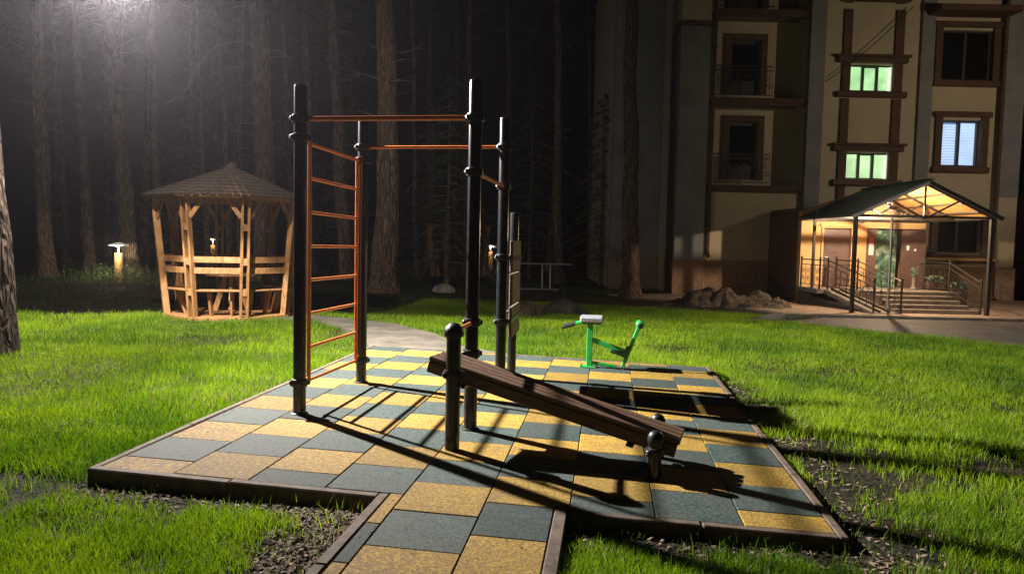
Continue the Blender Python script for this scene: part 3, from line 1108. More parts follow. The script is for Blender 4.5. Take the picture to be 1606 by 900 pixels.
hbox('door_frame', M['stucco_o'], 9.05, 9.11, 21.66, 21.76, AZ, 2.16, d1)
hbox('door_frame', M['stucco_o'], 9.92, 9.98, 21.66, 21.76, AZ, 2.16, d1)
hbox('door_frame', M['stucco_o'], 9.00, 10.03, 21.65, 21.76, 2.16, 2.24, d1)
for z in (1.0, 1.75):
    hbox('door_panel', M['door'], 9.22, 9.81, 21.765, 21.782, z - .45 + .1, z + .18, d1)
MB().tube([H(9.19, 21.775, 1.27), H(9.19, 21.72, 1.27), H(9.28, 21.72, 1.27)], .012, 8).build('door_handle', M['steel'], d1)
d2 = hbox('door', M['door'], 10.39, 10.72, 21.80, 21.85, AZ + .01, 2.12)
hbox('notice', M['red_paper'], 10.50, 10.63, 21.788, 21.797, 1.72, 1.88, d2)
hbox('notice', M['paper'], 10.50, 10.64, 21.788, 21.797, 1.36, 1.70, d2)
d3 = hbox('door', M['door'], 11.36, 12.06, 21.58, 21.64, AZ + .01, 2.10)
hbox('notice', M['paper'], 11.50, 11.57, 21.568, 21.578, 1.52, 1.66, d3)
hbox('notice', M['paper'], 11.72, 11.78, 21.568, 21.578, 1.50, 1.56, d3)
MB().tube([H(11.92, 21.58, 1.18), H(11.92, 21.52, 1.18), H(12.03, 21.52, 1.18)], .018, 8).build('door_handle', M['steel'], d3)
cu = MB()
for k in range(20):
    x0, x1 = 10.73 + k * .0325, 10.73 + (k + 1) * .0325
    da, db = 21.92 + .02 * (k % 2), 21.92 + .02 * ((k + 1) % 2)
    cu.add([H(x0, da, AZ), H(x1, db, AZ), H(x1, db, 2.13), H(x0, da, 2.13), H(x0, da + .01, AZ), H(x1, db + .01, AZ), H(x1, db + .01, 2.13), H(x0, da + .01, 2.13)],
           [(0, 1, 2, 3), (7, 6, 5, 4)])
cu.build('door_curtain', M['curtain'], house)
hbox('annex_floor', M['concrete'], 8.46, 12.1, 21.70, 24.3, BASE, AZ - .005)

# ------------------------------------------------------------------ entrance steps and ramp
steps = empty('entrance_steps', hp(10.3, 19.6, GR), HA, 'five pale concrete steps and landing up to the lit house entrance', 'steps')


def S(lx, d, z):
    return (lx - 10.3, d - 19.6, z - GR)


def sbox(name, m, lx0, lx1, d0, d1, z0, z1, ch=.008):
    return MB().box(S(lx0, d0, z0), S(lx1, d1, z1), ch=ch).build(name, m, steps)


sbox('landing', M['paver'], 9.30, 12.0, 19.72, 21.69, GR, AZ)
for k in range(4):
    z1 = AZ - .098 * (k + 1)
    x1 = 11.62 - .02 * k
    s_ = sbox('step', M['paver'], 9.72, x1 + .1 * k, 19.72 - .27 * (k + 1), 19.719 - .27 * k, GR, z1)
    MB().box(S(9.72, 19.70 - .27 * (k + 1), z1), S(x1 + .1 * k, 19.716 - .27 * k, z1 + .022), ch=.005).build('tread', M['concrete'], s_)
MB().box(S(9.32, 19.69, AZ), S(12.0, 21.5, AZ + .022), ch=.005).build('landing_slab', M['concrete'], steps)
# platform and ramp on the near side
sbox('platform', M['concrete'], 8.42, 9.29, 20.3, 21.68, AZ - .12, AZ)
rp = MB()
rp.add([S(8.62, 20.29, AZ), S(9.28, 20.29, AZ), S(9.68, 18.25, GR + .07), S(8.98, 18.25, GR + .07),
        S(8.62, 20.29, AZ - .12), S(9.28, 20.29, AZ - .12), S(9.68, 18.25, GR), S(8.98, 18.25, GR)],
       [(0, 3, 2, 1), (4, 5, 6, 7), (0, 4, 7, 3), (1, 2, 6, 5), (2, 3, 7, 6), (0, 1, 5, 4)])
rp.build('ramp', M['concrete'], steps)
for k in range(2):
    MB().beam(S(8.80 + .24 * k, 20.27, AZ + .03), S(9.18 + .24 * k, 18.3, GR + .11), .05, .04).build('ramp_rail', M['iron'], steps)


def railing(label, pts, h=0.80, posts=None):
    """iron handrail along points of the house frame"""
    o = empty('handrail', hp(pts[0][0], pts[0][1], pts[0][2]), HA, label, 'railing')
    q = lambda p, dz=0: (p[0] - pts[0][0], p[1] - pts[0][1], p[2] - pts[0][2] + dz)
    for p in pts:
        MB().tube([q(p, -.02), q(p, h + .04)], .026, 10).build('rail_post', M['iron'], o, True)
        MB().lathe(q(p, h + .04), [(.03, 0), (.034, .02), (.02, .045), (0, .05)], 10).build('knob', M['iron'], o, True)
    for a, b in zip(pts[:-1], pts[1:]):
        for dz in (h, h - .14, .10):
            MB().tube([q(a, dz), q(b, dz)], .016 if dz == h else .011, 8).build('rail', M['iron'], o, True)
        n = max(2, int((Vector(b) - Vector(a)).length / .26))
        for k in range(1, n):
            t = k / n
            p = Vector(a).lerp(Vector(b), t)
            MB().tube([q(p, .10), q(p, h - .14)], .008, 6).build('baluster', M['iron'], o)
        # scrollwork
        sc = MB()
        m_ = max(2, int((Vector(b) - Vector(a)).length / .30))
        for k in range(m_):
            p = Vector(a).lerp(Vector(b), (k + .5) / m_)
            dd = (Vector(b) - Vector(a))
            dd.z = 0
            dd.normalize()
            for zz, rr_, fl_ in ((.48, .09, 1), (.27, .08, -1)):
                pp = []
                for i in range(12):
                    an = i / 11 * 2.2 * math.pi
                    qq = rr_ * (1 - .7 * i / 11)
                    pp.append(Vector(q(p, zz)) + dd * (fl_ * math.cos(an) * qq) + Vector((0, 0, math.sin(an) * qq)))
                sc.tube(pp, .008, 5)
        sc.build('scrollwork', M['iron'], o)
    return o


railing('iron handrail round the platform end and down the ramp, nearer the dirt heap', [(8.47, 21.6, AZ), (8.50, 20.36, AZ), (8.70, 20.30, AZ), (9.02, 18.32, GR + .06)])
railing('iron handrail between the ramp and the concrete steps', [(9.36, 21.3, AZ), (9.42, 20.1, AZ), (9.70, 18.32, GR + .06)])
railing('iron handrail with scrollwork beyond the steps, beside the potted plants', [(11.86, 21.2, AZ), (11.80, 19.9, AZ), (11.95, 18.75, GR + .05)])

# ------------------------------------------------------------------ entrance canopy
can = empty('entrance_canopy', hp(10.2, 18.4, GR), HA, 'gabled green metal porch canopy on thin posts over the house entrance', 'canopy')


def K(lx, d, z):
    return (lx - 10.2, d - 18.4, z - GR)


CL, CR, CZ, CP, CF, CB = 8.47, 11.92, 2.36, 3.20, 18.35, 21.66
for lx in (CL + .05, CR - .02):
    MB().box(K(lx - .045, CF + .02, GR), K(lx + .045, CF + .11, CZ - .02), ch=.006).build('column', M['iron'], can)
MB().tube([K(9.42, CF + .07, GR), K(9.42, CF + .07, CZ - .05)], .03, 10).build('column', M['steel'], can, True)
for d in (CF + .05, (CF + CB) / 2, CB - .06):
    tr = empty('truss')
    tr.parent = can
    a, b, c = K(CL, d, CZ), K(CR, d, CZ), K(10.2, d, CP - .03)
    lo_ = K(10.2, d, CZ - .05)
    MB().beam(a, b, .05, .06).build('tie_beam', M['iron'], tr)
    MB().beam(a, c, .05, .06).build('rafter', M['iron'], tr)
    MB().beam(b, c, .05, .06).build('rafter', M['iron'], tr)
    MB().beam(lo_, c, .04, .04).build('king_post', M['iron'], tr)
    for lx, z in ((9.35, (CZ + CP) / 2 + .01), (11.05, (CZ + CP) / 2 + .01)):
        MB().beam(lo_, K(lx, d, z - .03), .04, .04).build('diagonal', M['iron'], tr)
for s in (-1, 1):                                    # purlins under the boards
    for t in (.28, .52, .76):
        lx = 10.2 + s * 1.73 * t
        MB().beam(K(lx, CF, CP - .06 - .84 * t), K(lx, CB, CP - .06 - .84 * t), .045, .04).build('purlin', M['iron'], can)
for lx in (CL, CR):
    MB().beam(K(lx, CF, CZ), K(lx, CB, CZ), .06, .05).build('eave_beam', M['iron'], can)
for s, lx in ((-1, CL - .1), (1, CR + .1)):
    ze_ = CZ - .02
    n = 12
    for k in range(n):
        t0, t1 = k / n, (k + 1) / n
        x0, x1 = 10.2 + (lx - 10.2) * t0, 10.2 + (lx - 10.2) * t1
        z0, z1 = CP + (ze_ - CP) * t0, CP + (ze_ - CP) * t1
        g_ = .006 * (1 if s > 0 else -1)
        MB().add([K(x0 + g_, CF - .1, z0), K(x1 - g_, CF - .1, z1), K(x1 - g_, CB, z1), K(x0 + g_, CB, z0),
                  K(x0 + g_, CF - .1, z0 + .022), K(x1 - g_, CF - .1, z1 + .022), K(x1 - g_, CB, z1 + .022), K(x0 + g_, CB, z0 + .022)],
                 [(0, 1, 2, 3), (7, 6, 5, 4), (0, 4, 5, 1), (1, 5, 6, 2), (2, 6, 7, 3), (3, 7, 4, 0)]).build('soffit_board', M['canopy_wood'], can)
    rs = MB()
    m_ = 15
    for k in range(m_):                              # ribbed metal sheet
        d0, d1 = CF - .16 + (CB + .16 - CF) * k / m_, CF - .16 + (CB + .16 - CF) * (k + 1) / m_
        for (e0, e1, hh) in ((d0, d0 + (d1 - d0) * .75, .0), (d0 + (d1 - d0) * .75, d1, .022)):
            rs.add([K(10.2, e0, CP + .03), K(lx + .06 * s, e0, ze_ + .012), K(lx + .06 * s, e1, ze_ + .012), K(10.2, e1, CP + .03),
                    K(10.2, e0, CP + .045 + hh), K(lx + .06 * s, e0, ze_ + .027 + hh), K(lx + .06 * s, e1, ze_ + .027 + hh), K(10.2, e1, CP + .045 + hh)],
                   [(0, 1, 2, 3), (7, 6, 5, 4), (0, 4, 5, 1), (1, 5, 6, 2), (2, 6, 7, 3), (3, 7, 4, 0)])
    rs.build('roof_sheet', M['roof_green'], can)
    MB().beam(K(10.2, CF - .13, CP + .0), K(lx + .03 * s, CF - .13, ze_ - .01), .03, .09).build('barge_board', M['white_paint'] if s < 0 else M['iron'], can)
MB().beam(K(10.2, CF - .17, CP + .07), K(10.2, CB, CP + .07), .16, .03).build('ridge_cap', M['roof_green'], can)
# porch lamp tucked under the near roof slope, its hood towards the lawn
pl = empty('porch_lamp', hp(9.80, 19.30, 2.62), HA, 'small hooded lamp under the canopy slope lighting the entrance', 'lamp')
MB().tube([(0, 0, .36), (0, 0, .04)], .012, 8).build('stem', M['iron'], pl)
MB().box((-.07, -.075, -.055), (.07, -.06, .05)).build('lamp_hood', M['iron'], pl)
MB().box((-.07, -.06, .035), (.07, .06, .05)).build('lamp_cap', M['iron'], pl)
MB().lathe((0, 0, 0), [(.01, -.03), (.03, -.015), (.032, .01), (.012, .034)], 12).build('bulb', M['bulb'], pl, True)
ld = bpy.data.lights.new('porch_light', 'POINT')
ld.energy = PORCH_POWER
ld.color = (1.0, 0.77, 0.50)
ld.shadow_soft_size = 0.035
lo_ = bpy.data.objects.new('porch_light', ld)
COL.objects.link(lo_)
lo_.parent = pl
lo_.location = (0, .06, -.045)
MB().box(K(CL + .01, 20.86, AZ), K(CL + .08, 20.93, CZ - .02), ch=.006).build('column', M['iron'], can)

# planters on the landing
for i, (lx, d, w, lab) in enumerate(((11.98, 20.9, .5, 'dark flower trough on the landing behind the scrollwork rail'),
                                     (12.62, 20.9, .5, 'dark flower trough beside the landing, farther from the door'),
                                     )):
    pz = AZ + .02 if i == 0 else GR + .055
    o = empty('flower_trough', hp(lx, d, pz), HA, lab, 'planter')
    hh = .22 if i == 0 else .55
    MB().box((-w / 2, -.12, 0), (w / 2, .12, hh), ch=.02).build('trough', M['terracotta'], o)
    b = MB()
    for k in range(170):
        c = Vector((random.uniform(-w / 2, w / 2), random.uniform(-.14, .14), hh + random.uniform(-.02, .17)))
        u_ = Vector((random.gauss(0, 1), random.gauss(0, 1), random.gauss(0, 1))).normalized() * .045
        v_ = u_.cross(Vector((random.gauss(0, 1), random.gauss(0, 1), random.gauss(0, 1)))).normalized() * .03
        b.add([c - u_, c + v_, c + u_, c - v_], [(0, 1, 2, 3)])
    b.build('leaves', M['flower'], o)
o = empty('stone_urn', hp(11.28, 20.7, AZ + .022), HA, 'pale pedestal urn on the landing beside the open door', 'urn')
MB().lathe((0, 0, 0), [(.13, 0), (.13, .04), (.08, .07), (.065, .16), (.065, .36), (.09, .40), (.12, .43), (.115, .46), (.09, .46)], 14).build('pedestal', M['concrete'], o, True)
o.scale = (.7, .7, .95)
b = MB()
for k in range(120):
    a = random.uniform(0, 6.28)
    c = Vector((math.cos(a) * random.uniform(0, .14), math.sin(a) * random.uniform(0, .14), .46 + random.uniform(0, .2)))
    u_ = Vector((random.gauss(0, 1), random.gauss(0, 1), random.gauss(0, 1))).normalized() * .05
    v_ = u_.cross(Vector((random.gauss(0, 1), random.gauss(0, 1), random.gauss(0, 1)))).normalized() * .025
    b.add([c - u_, c + v_, c + u_, c - v_], [(0, 1, 2, 3)])
b.build('leaves', M['flower'], o)
for lx, lab in ((13.62, 'square brown flowerpot on the window ledge, nearer the door'), (15.38, 'square brown flowerpot on the window ledge, farther from the door')):
    o = empty('flowerpot', hp(lx, 24.06, 1.30), HA, lab, 'flowerpot')
    MB().lathe((0, 0, 0), [(.07, 0), (.10, .17), (.115, .17), (.115, .20), (.09, .2)], 4).build('pot', M['terracotta'], o)
    b = MB()
    for k in range(60):
        c = Vector((random.gauss(0, .06), random.gauss(0, .05), .2 + random.uniform(0, .12)))
        u_ = Vector((random.gauss(0, 1), random.gauss(0, 1), random.gauss(0, 1))).normalized() * .04
        v_ = u_.cross(Vector((random.gauss(0, 1), random.gauss(0, 1), random.gauss(0, 1)))).normalized() * .02
        b.add([c - u_, c + v_, c + u_, c - v_], [(0, 1, 2, 3)])
    b.build('leaves', M['flower'], o)

# cable slung across the front
a, b_ = hp(9.95, 24.1, 6.85), hp(12.62, 24.05, 9.25)
cable = MB().tube([a.lerp(b_, t / 10) - Vector((0, 0, .12 * math.sin(math.pi * t / 10))) for t in range(11)], .014, 6).build('cable', M['iron'])
tag(cable, 'thin black cable slung diagonally across the stairwell windows', 'cable')

# ================================================================== TREES
def trunk_mesh(r, h, lean, seed, n=16, rings=44, flare=.5):
    rg = np.random.default_rng(seed)
    ph = rg.random(8) * 6.28
    bow = rg.uniform(.5, 2.2)
    V = []
    for i in range(rings):
        t = i / (rings - 1)
        z = -0.25 + t ** 1.25 * (h + .25)
        rr = r * (1 - .62 * (z / h)) * (1 + flare * math.exp(-max(z, 0) / .28))
        ox = lean * max(z, 0) + .045 * bow * math.sin(z * .42 + ph[0]) + .02 * math.sin(z * 1.7 + ph[1])
        oy = .05 * r / .3 * math.sin(z * .5 + ph[2])
        for k in range(n):
            a = 2 * math.pi * k / n
            w = 1 + .05 * math.sin(3 * a + ph[3] + z * .6) + .04 * math.sin(5 * a + ph[4] - z * 1.1) + .035 * (rg.random() - .5) * 2
            w += .05 * math.sin(2.3 * z + 2 * a + ph[6])
            w += flare * .35 * math.exp(-max(z, 0) / .22) * max(0, math.sin(4 * a + ph[5]))
            V.append((ox + math.cos(a) * rr * w, oy + math.sin(a) * rr * w, z))
    b = MB()
    F = []
    for i in range(rings - 1):
        for k in range(n):
            p, q = i * n + k, i * n + (k + 1) % n
            F.append((p, q, q + n, p + n))
    b.add(V, F)
    return b


def needles_mesh(name, npts, fn, length, width, seed):
    rg = np.random.default_rng(seed)
    C = fn(rg, npts)
    D = rg.normal(size=(len(C), 3))
    D[:, 2] *= .6
    D /= np.linalg.norm(D, axis=1)[:, None]
    S = np.cross(D, rg.normal(size=(len(C), 3)))
    S /= np.linalg.norm(S, axis=1)[:, None]
    L = length * (0.6 + .8 * rg.random(len(C)))[:, None]
    a = C - S * width
    b = C + S * width
    c = C + D * L
    V = np.stack([a, b, c], 1).reshape(-1, 3)
    T = np.arange(len(V)).reshape(-1, 3)
    return np_mesh(name, V, T, M['needle'])


def crown_pts(rg, n):
    k = 26
    cen = np.stack([rg.normal(0, 1.0, k), rg.normal(0, 1.0, k), rg.uniform(-3.2, 2.6, k)], 1)
    cen[:, :2] *= (1.25 - .18 * (cen[:, 2:3] + 3)) .clip(.25)
    i = rg.integers(0, k, n)
    return cen[i] + rg.normal(0, 1, (n, 3)) * np.array([.5, .5, .26])


CROWN = needles_mesh('crown', 3600, crown_pts, .26, .035, 5)


def branch(b, p, d, L, r, seed, droop=.2):
    rg = random.Random(seed)
    pts, rad = [Vector(p)], [r]
    d = Vector(d).normalized()
    m_ = 7
    for i in range(m_):
        d = (d + Vector((rg.uniform(-.22, .22), rg.uniform(-.22, .22), rg.uniform(-.2, .2) - droop * .12))).normalized()
        pts.append(pts[-1] + d * L / m_)
        rad.append(r * (1 - (i + 1) / (m_ + .6)))
        if i in (3, 4) and rg.random() < .5:
            e = (d + Vector((rg.uniform(-.8, .8), rg.uniform(-.8, .8), rg.uniform(-.3, .6)))).normalized()
            b.tube([pts[-1], pts[-1] + e * L * .2, pts[-1] + e * L * .33 + Vector((0, 0, -.02))], [r * .5, r * .3, r * .1], 5)
    b.tube(pts, rad, 6)


def pine(x, y, r, lean, h, label, seed, group=None, stubs=6, flare=.5, bm='bark', zlo=2.2, zhi=9.0, blen=1.0, z=None, own=True):
    o = empty('pine_tree', (x, y, gz(x) if z is None else z), 0, label, 'tree', group)
    trunk_mesh(r, h, lean, seed, flare=flare).build('trunk', M[bm], o, True)
    rg = random.Random(seed)
    for k in range(int(stubs * 1.8)):
        zz = rg.uniform(zlo, zhi)
        a = rg.uniform(0, 6.28)
        b = MB()
        branch(b, (lean * zz + math.cos(a) * r * .6, math.sin(a) * r * .6, zz), (math.cos(a), math.sin(a), rg.uniform(-.25, .35)),
               blen * rg.uniform(.4, 1.3), rg.uniform(.012, .026), seed * 31 + k)
        b.build('branch', M['twig'], o, True)
    c = put('crown', CROWN, o, (lean * (h - 1.5), 0, h - 1.0), (0, 0, rg.uniform(0, 6.28)))
    c.scale = (1.1 + r, 1.1 + r, 1.15)
    return o


# the trunk that carries the floodlight
pine(-6.06, 3.30, .27, -.022, 15, 'thick dark pine trunk at the photo edge with one bright lit side', 1, stubs=3, flare=.12, bm='bark_shaded', zlo=4.5, zhi=8)
tB = pine(-13.61, 16.98, .255, -.093, 16, 'leaning pine with pale dead branches behind the glowing garden post', 2, stubs=9, zlo=4.5, blen=1.5)
for pts in ([(-.66, 0, 6.2), (-.55, -.2, 6.75), (-.2, -.3, 7.15), (.4, -.3, 7.42), (1.0, -.3, 7.40)],
            [(-.50, 0, 5.3), (-.9, -.2, 5.5), (-1.5, -.2, 5.35)],
            [(1.0, .3, 5.55), (1.55, .2, 5.75), (1.95, .1, 6.15), (2.25, .1, 6.75), (2.8, 0, 7.2), (3.6, 0, 7.35), (4.3, 0, 7.15), (4.7, 0, 6.6)]):
    n_ = len(pts)
    MB().tube(pts, [.035 * (1 - .8 * i / (n_ - 1)) for i in range(n_)], 7).build('branch', M['twig'], tB, True)
pine(-10.18, 18.92, .37, -.023, 17, 'broad straight pine trunk rising behind the gazebo roof', 3, stubs=7, zlo=4)
pine(-5.05, 15.72, .35, -.010, 17, 'stout rough barked pine between the ladder and the far gazebo', 4, stubs=5, zlo=4.5)
pine(-7.79, 20.27, .24, -.075, 16, 'slanting pine trunk seen through the orange ladder', 5, stubs=6, zlo=4)
pine(-4.00, 23.21, .134, -.027, 16, 'slim reddish pine trunk just behind the tall middle post', 6, stubs=4, bm='bark_red', zlo=4)
pine(-0.58, 24.05, .185, -.047, 16, 'grey pine behind the low training bars', 7, stubs=5, zlo=4)
pine(1.89, 18.10, .262, -.025, 17, 'tall pine standing nearest the corner of the house', 8, stubs=6, zlo=4, zhi=9.5, blen=1.2)
pine(-16.52, 16.96, .24, -.036, 16, 'hazy pine between the lit edge trunk and the leaning pine', 9, stubs=5, zlo=4)
thin = [(-13.33, 20.86, .117, -.034), (-12.57, 21.35, .106, -.078), (-12.46, 21.42, .071, .026), (-11.80, 22.99, .100, -.032),
        (-14.20, 19.29, .133, -.018), (-16.51, 18.85, .176, -.041), (-11.15, 23.41, .152, -.048), (-10.94, 24.82, .185, -.041)]
names = ['thin upright pine stem left of the gazebo roof peak', 'thin pine stem slanting up behind the gazebo roof, with forked dead branches',
         'thinnest stem leaning the other way behind the gazebo roof peak', 'pencil-thin pine stem right of the gazebo roof peak',
         'slender pine right of the leaning pine', 'hazy pine just left of the leaning pine',
         'slender pine behind the tall post at the ladder', 'dim pine behind the top of the orange ladder']
for i, (t, nm) in enumerate(zip(thin, names)):
    pine(*t, 14, nm, 20 + i, stubs=4, zlo=3.2, zhi=8, blen=.8)
for i, (t, nm) in enumerate(zip([(-3.46, 29.68, .149, -.018), (3.59, 29.90, .204, -.023), (0.33, 32.45, .127, -.030), (-6.29, 24.16, .102, -.041)],
                                ['dim pine to the right of the tall middle post', 'dark pine beside the hidden end of the house', 'dark thin pine between two nearer pines, left of the house', 'thin dark pine right of the stout rough barked pine'])):
    pine(*t, 15, nm, 40 + i, stubs=4, zlo=3.5, zhi=9)
# the wood behind: trunks lost in the dark
wood_rng = random.Random(99)
made = 0
proto = None
while made < 26:
    d = wood_rng.uniform(33, 62)
    lx = wood_rng.uniform(-.74, .24) * d
    p = hp(lx, d, 0)
    if proto is None:
        proto = pine(p.x, p.y, .17, -.02, 16, 'dark distant pine trunk lost in the night wood', 77, 'distant pines of the night wood', stubs=5, z=0)
    else:
        c = copy_tree(proto)
        c.location = (p.x, p.y, 0)
        c.rotation_euler = (wood_rng.uniform(-.03, .03), wood_rng.uniform(-.04, .04), wood_rng.uniform(0, 6.28))
        s = wood_rng.uniform(.7, 1.5)
        c.scale = (s, s, wood_rng.uniform(.95, 1.2))
    made += 1


# young spruces under the pines: drooping needled boughs
def spruce(x, y, h, label, seed):
    o = empty('spruce_tree', (x, y, gz(x)), 0, label, 'tree', 'young spruces under the pines')
    rg = random.Random(seed)
    MB().tube([(0, 0, -.1), (0.03, .02, h * .5), (0, 0, h)], [.085, .05, .008], 8).build('trunk', M['bark'], o, True)
    tw, C = MB(), []
    nb = int(h * 9)
    for k in range(nb):
        z = h * (.12 + .86 * k / nb)
        a = k * 2.4 + rg.uniform(-.4, .4)
        L = (h - z) * .30 * rg.uniform(.7, 1.15) + .15
        p0 = Vector((0, 0, z))
        pts = [p0 + Vector((math.cos(a), math.sin(a), 0)) * L * t + Vector((0, 0, L * (.15 * t - .55 * t * t))) for t in (0, .35, .7, 1)]
        tw.tube(pts, [.014, .010, .006, .002], 4)
        for j in range(int(40 + 60 * L)):
            t = rg.random() ** .6
            i = min(2, int(t * 3))
            q = pts[i].lerp(pts[i + 1], t * 3 - i)
            w = .26 * L * (1 - t * .6)
            s = rg.uniform(-1, 1) * w
            C.append((q.x - math.sin(a) * s, q.y + math.cos(a) * s, q.z - abs(s) * .25 + rg.uniform(-.06, .02)))
    tw.build('boughs', M['twig'], o)
    C = np.array(C)
    put('needles', needles_mesh('needles', len(C), lambda r_, n_: C, .13, .012, seed), o)


for x, y, h, lab, sd in ((-3.9, 18.6, 7.0, 'young spruce right of the stout pine, drooping boughs catching light', 1),
                         (-2.0, 25.5, 8.5, 'spruce behind the posts of the training frame', 2),
                         (0.9, 24.0, 7.5, 'spruce boughs between the grey pine and the pine at the house', 3),
                         (-9.1, 23.5, 6.5, 'spruce behind the gazebo, right of the broad trunk', 4),
                         (-14.7, 22.0, 7.0, 'spruce in the haze left of the gazebo', 5),
                         (-6.6, 27.5, 8.0, 'spruce beyond the stout pine, left of the far gazebo', 6)):
    spruce(x, y, h, lab, sd)

# ================================================================== LAMPS
FL = Vector((-5.02, 4.00, 4.70))
fl_n = Vector((0.205, -0.61, -0.765)).normalized()
flood = empty('floodlight', FL, 0, 'white floodlight on a steel arm fixed to the lit pine trunk', 'lamp')
q = fl_n.to_track_quat('-Z', 'Y').to_matrix().to_4x4()


def qb(lo, hi, ch=0.0):
    return MB().box(lo, hi, q, ch)


qb((-.17, -.12, .055), (.17, .12, .13), .012).build('housing', M['black'], flood)
for k in range(7):
    qb((-.15 + k * .046, -.11, .131), (-.142 + k * .046, .11, .165)).build('cooling_fin', M['black'], flood)
qb((-.155, -.105, .045), (.155, .105, .054)).build('lamp_glass', M['lamp_glass'], flood)
va = math.radians(196)
vc = Vector((math.cos(va) * .17, math.sin(va) * .17, -.08))
vt = Vector((-math.sin(va), math.cos(va), 0))
MB().beam(vc - vt * .085, vc + vt * .085, .006, .42).build('added_visor', M['black'], flood)  # added shield, out of view, keeps the beam off the near trunk
back = q @ Vector((0, 0, .13))
MB().tube([back, back + Vector((-.25, -.02, .12)), Vector((-1.75, -.06, .25))], .022, 10).build('arm', M['black'], flood, True)
MB().tube([Vector((-1.72, -.06, .02)), Vector((-1.72, -.06, .48))], .05, 10).build('wall_plate', M['black'], flood, True)
sl = bpy.data.lights.new('flood_beam', 'SPOT')
sl.energy = FLOOD_POWER
sl.color = (1.0, 0.955, 0.90)
sl.spot_size = math.radians(174)
sl.spot_blend = 0.05
sl.shadow_soft_size = 0.055
so = bpy.data.objects.new('flood_beam', sl)
COL.objects.link(so)
so.parent = flood
so.rotation_euler = fl_n.to_track_quat('-Z', 'Y').to_euler()
so.location = fl_n * .03
hl = bpy.data.lights.new('flood_core', 'SPOT')
hl.energy = FLOOD_HOT
hl.color = (1.0, 0.955, 0.90)
hl.spot_size = math.radians(104)
hl.spot_blend = 1.0
hl.shadow_soft_size = 0.055
h2 = bpy.data.objects.new('flood_core', hl)
COL.objects.link(h2)
h2.parent = flood
h2.location = fl_n * .03
h2.rotation_euler = (Vector((2.4, 4.6, 0)) - FL).to_track_quat('-Z', 'Y').to_euler()
sh_n = (Vector((-9.5, 14.0, 1.6)) - FL).normalized()
q2 = sh_n.to_track_quat('-Z', 'Y').to_matrix().to_4x4()
q2.translation = Vector((0, .24, .02))
MB().box((-.08, -.06, .02), (.08, .06, .09), q2, .01).build('added_head', M['black'], flood)  # made-up head, added only to carry the spill light
MB().box((-.07, -.05, .012), (.07, .05, .019), q2).build('added_head_glass', M['lamp_glass'], flood)
pd = bpy.data.lights.new('flood_spill', 'SPOT')
pd.energy = FLOOD_SPILL
pd.color = (1.0, 0.90, 0.80)
pd.spot_size = math.radians(136)
pd.spot_blend = 1.0
pd.shadow_soft_size = 0.06
po = bpy.data.objects.new('flood_spill', pd)
COL.objects.link(po)
po.parent = flood
po.rotation_euler = sh_n.to_track_quat('-Z', 'Y').to_euler()
po.location = Vector((0, .24, .02)) + sh_n * .03

# street lamp by the road, beyond the frame, that lights the house front
stp = hp(17.0, 12.5, GR)
sl_ = empty('street_lamp', stp, HA, 'street lamp by the road lighting the house front', 'street lamp')
MB().tube([(0, 0, 0), (0, 0, 5.6), (-.1, .15, 6.0), (-.5, .7, 6.2)], [.08, .055, .045, .04], 14).build('pole', M['steel'], sl_, True)
MB().beam((-.42, .6, 6.22), (-.75, 1.05, 6.26), .22, .1, ch=.02).build('lamp_head', M['black'], sl_)
MB().beam((-.48, .68, 6.16), (-.72, 1.02, 6.19), .16, .02).build('lamp_glass', M['bulb'], sl_)
ld = bpy.data.lights.new('street_light', 'SPOT')
ld.energy = STREET_POWER
ld.color = (1.0, 0.80, 0.56)
ld.spot_size = math.radians(72)
ld.spot_blend = 0.85
ld.shadow_soft_size = 0.10
lo_ = bpy.data.objects.new('street_light', ld)
COL.objects.link(lo_)
lo_.parent = sl_
lo_.location = (-.60, .86, 6.08)
tgt = Vector((13.4 - 17.0, 24.3 - 12.5, 6.4)) - Vector(lo_.location)
lo_.rotation_euler = tgt.to_track_quat('-Z', 'Y').to_euler()


def garden_post(x, y, h, label, turn=0.0, power=GARDEN_POWER):
    o = empty('garden_light', (x, y, gz(x)), turn, label, 'garden light', 'wooden garden lights in the wood')
    MB().tube([(0, 0, -.1), (0.01, 0, h * .5), (0, 0.01, h)], [.15, .135, .125], 12).build('log_post', M['gazebo_wood'], o, True)
    MB().tube([(0, 0, h), (0, 0, h + .24)], .02, 8).build('stem', M['steel'], o)
    MB().lathe((0, 0, h + .22), [(.30, 0), (.31, .015), (.16, .07), (.05, .1), (0, .11)], 14).build('lamp_hood', M['hood'], o, True)
    MB().lathe((0, 0, h + .13), [(.02, 0), (.03, .02), (.03, .05), (.02, .07)], 10).build('bulb', M['garden_bulb'], o, True)
    d = bpy.data.lights.new('garden_bulb_light', 'POINT')
    d.energy = power
    d.color = (1.0, .88, .62)
    d.shadow_soft_size = .05
    l = bpy.data.objects.new('garden_bulb_light', d)
    COL.objects.link(l)
    l.parent = o
    l.location = (0.10, -.30, h + .12)


garden_post(-13.45, 16.1, .88, 'glowing log garden light in weeds left of the gazebo')
garden_post(-16.0, 26.0, 1.05, 'garden light seen through the gazebo', power=14)
garden_post(-4.55, 31.5, 1.0, 'garden light beyond the training frame, right of the tall middle post', power=18)
garden_post(-9.6, 30.5, .9, 'faint garden light left of the far gazebo', power=8)

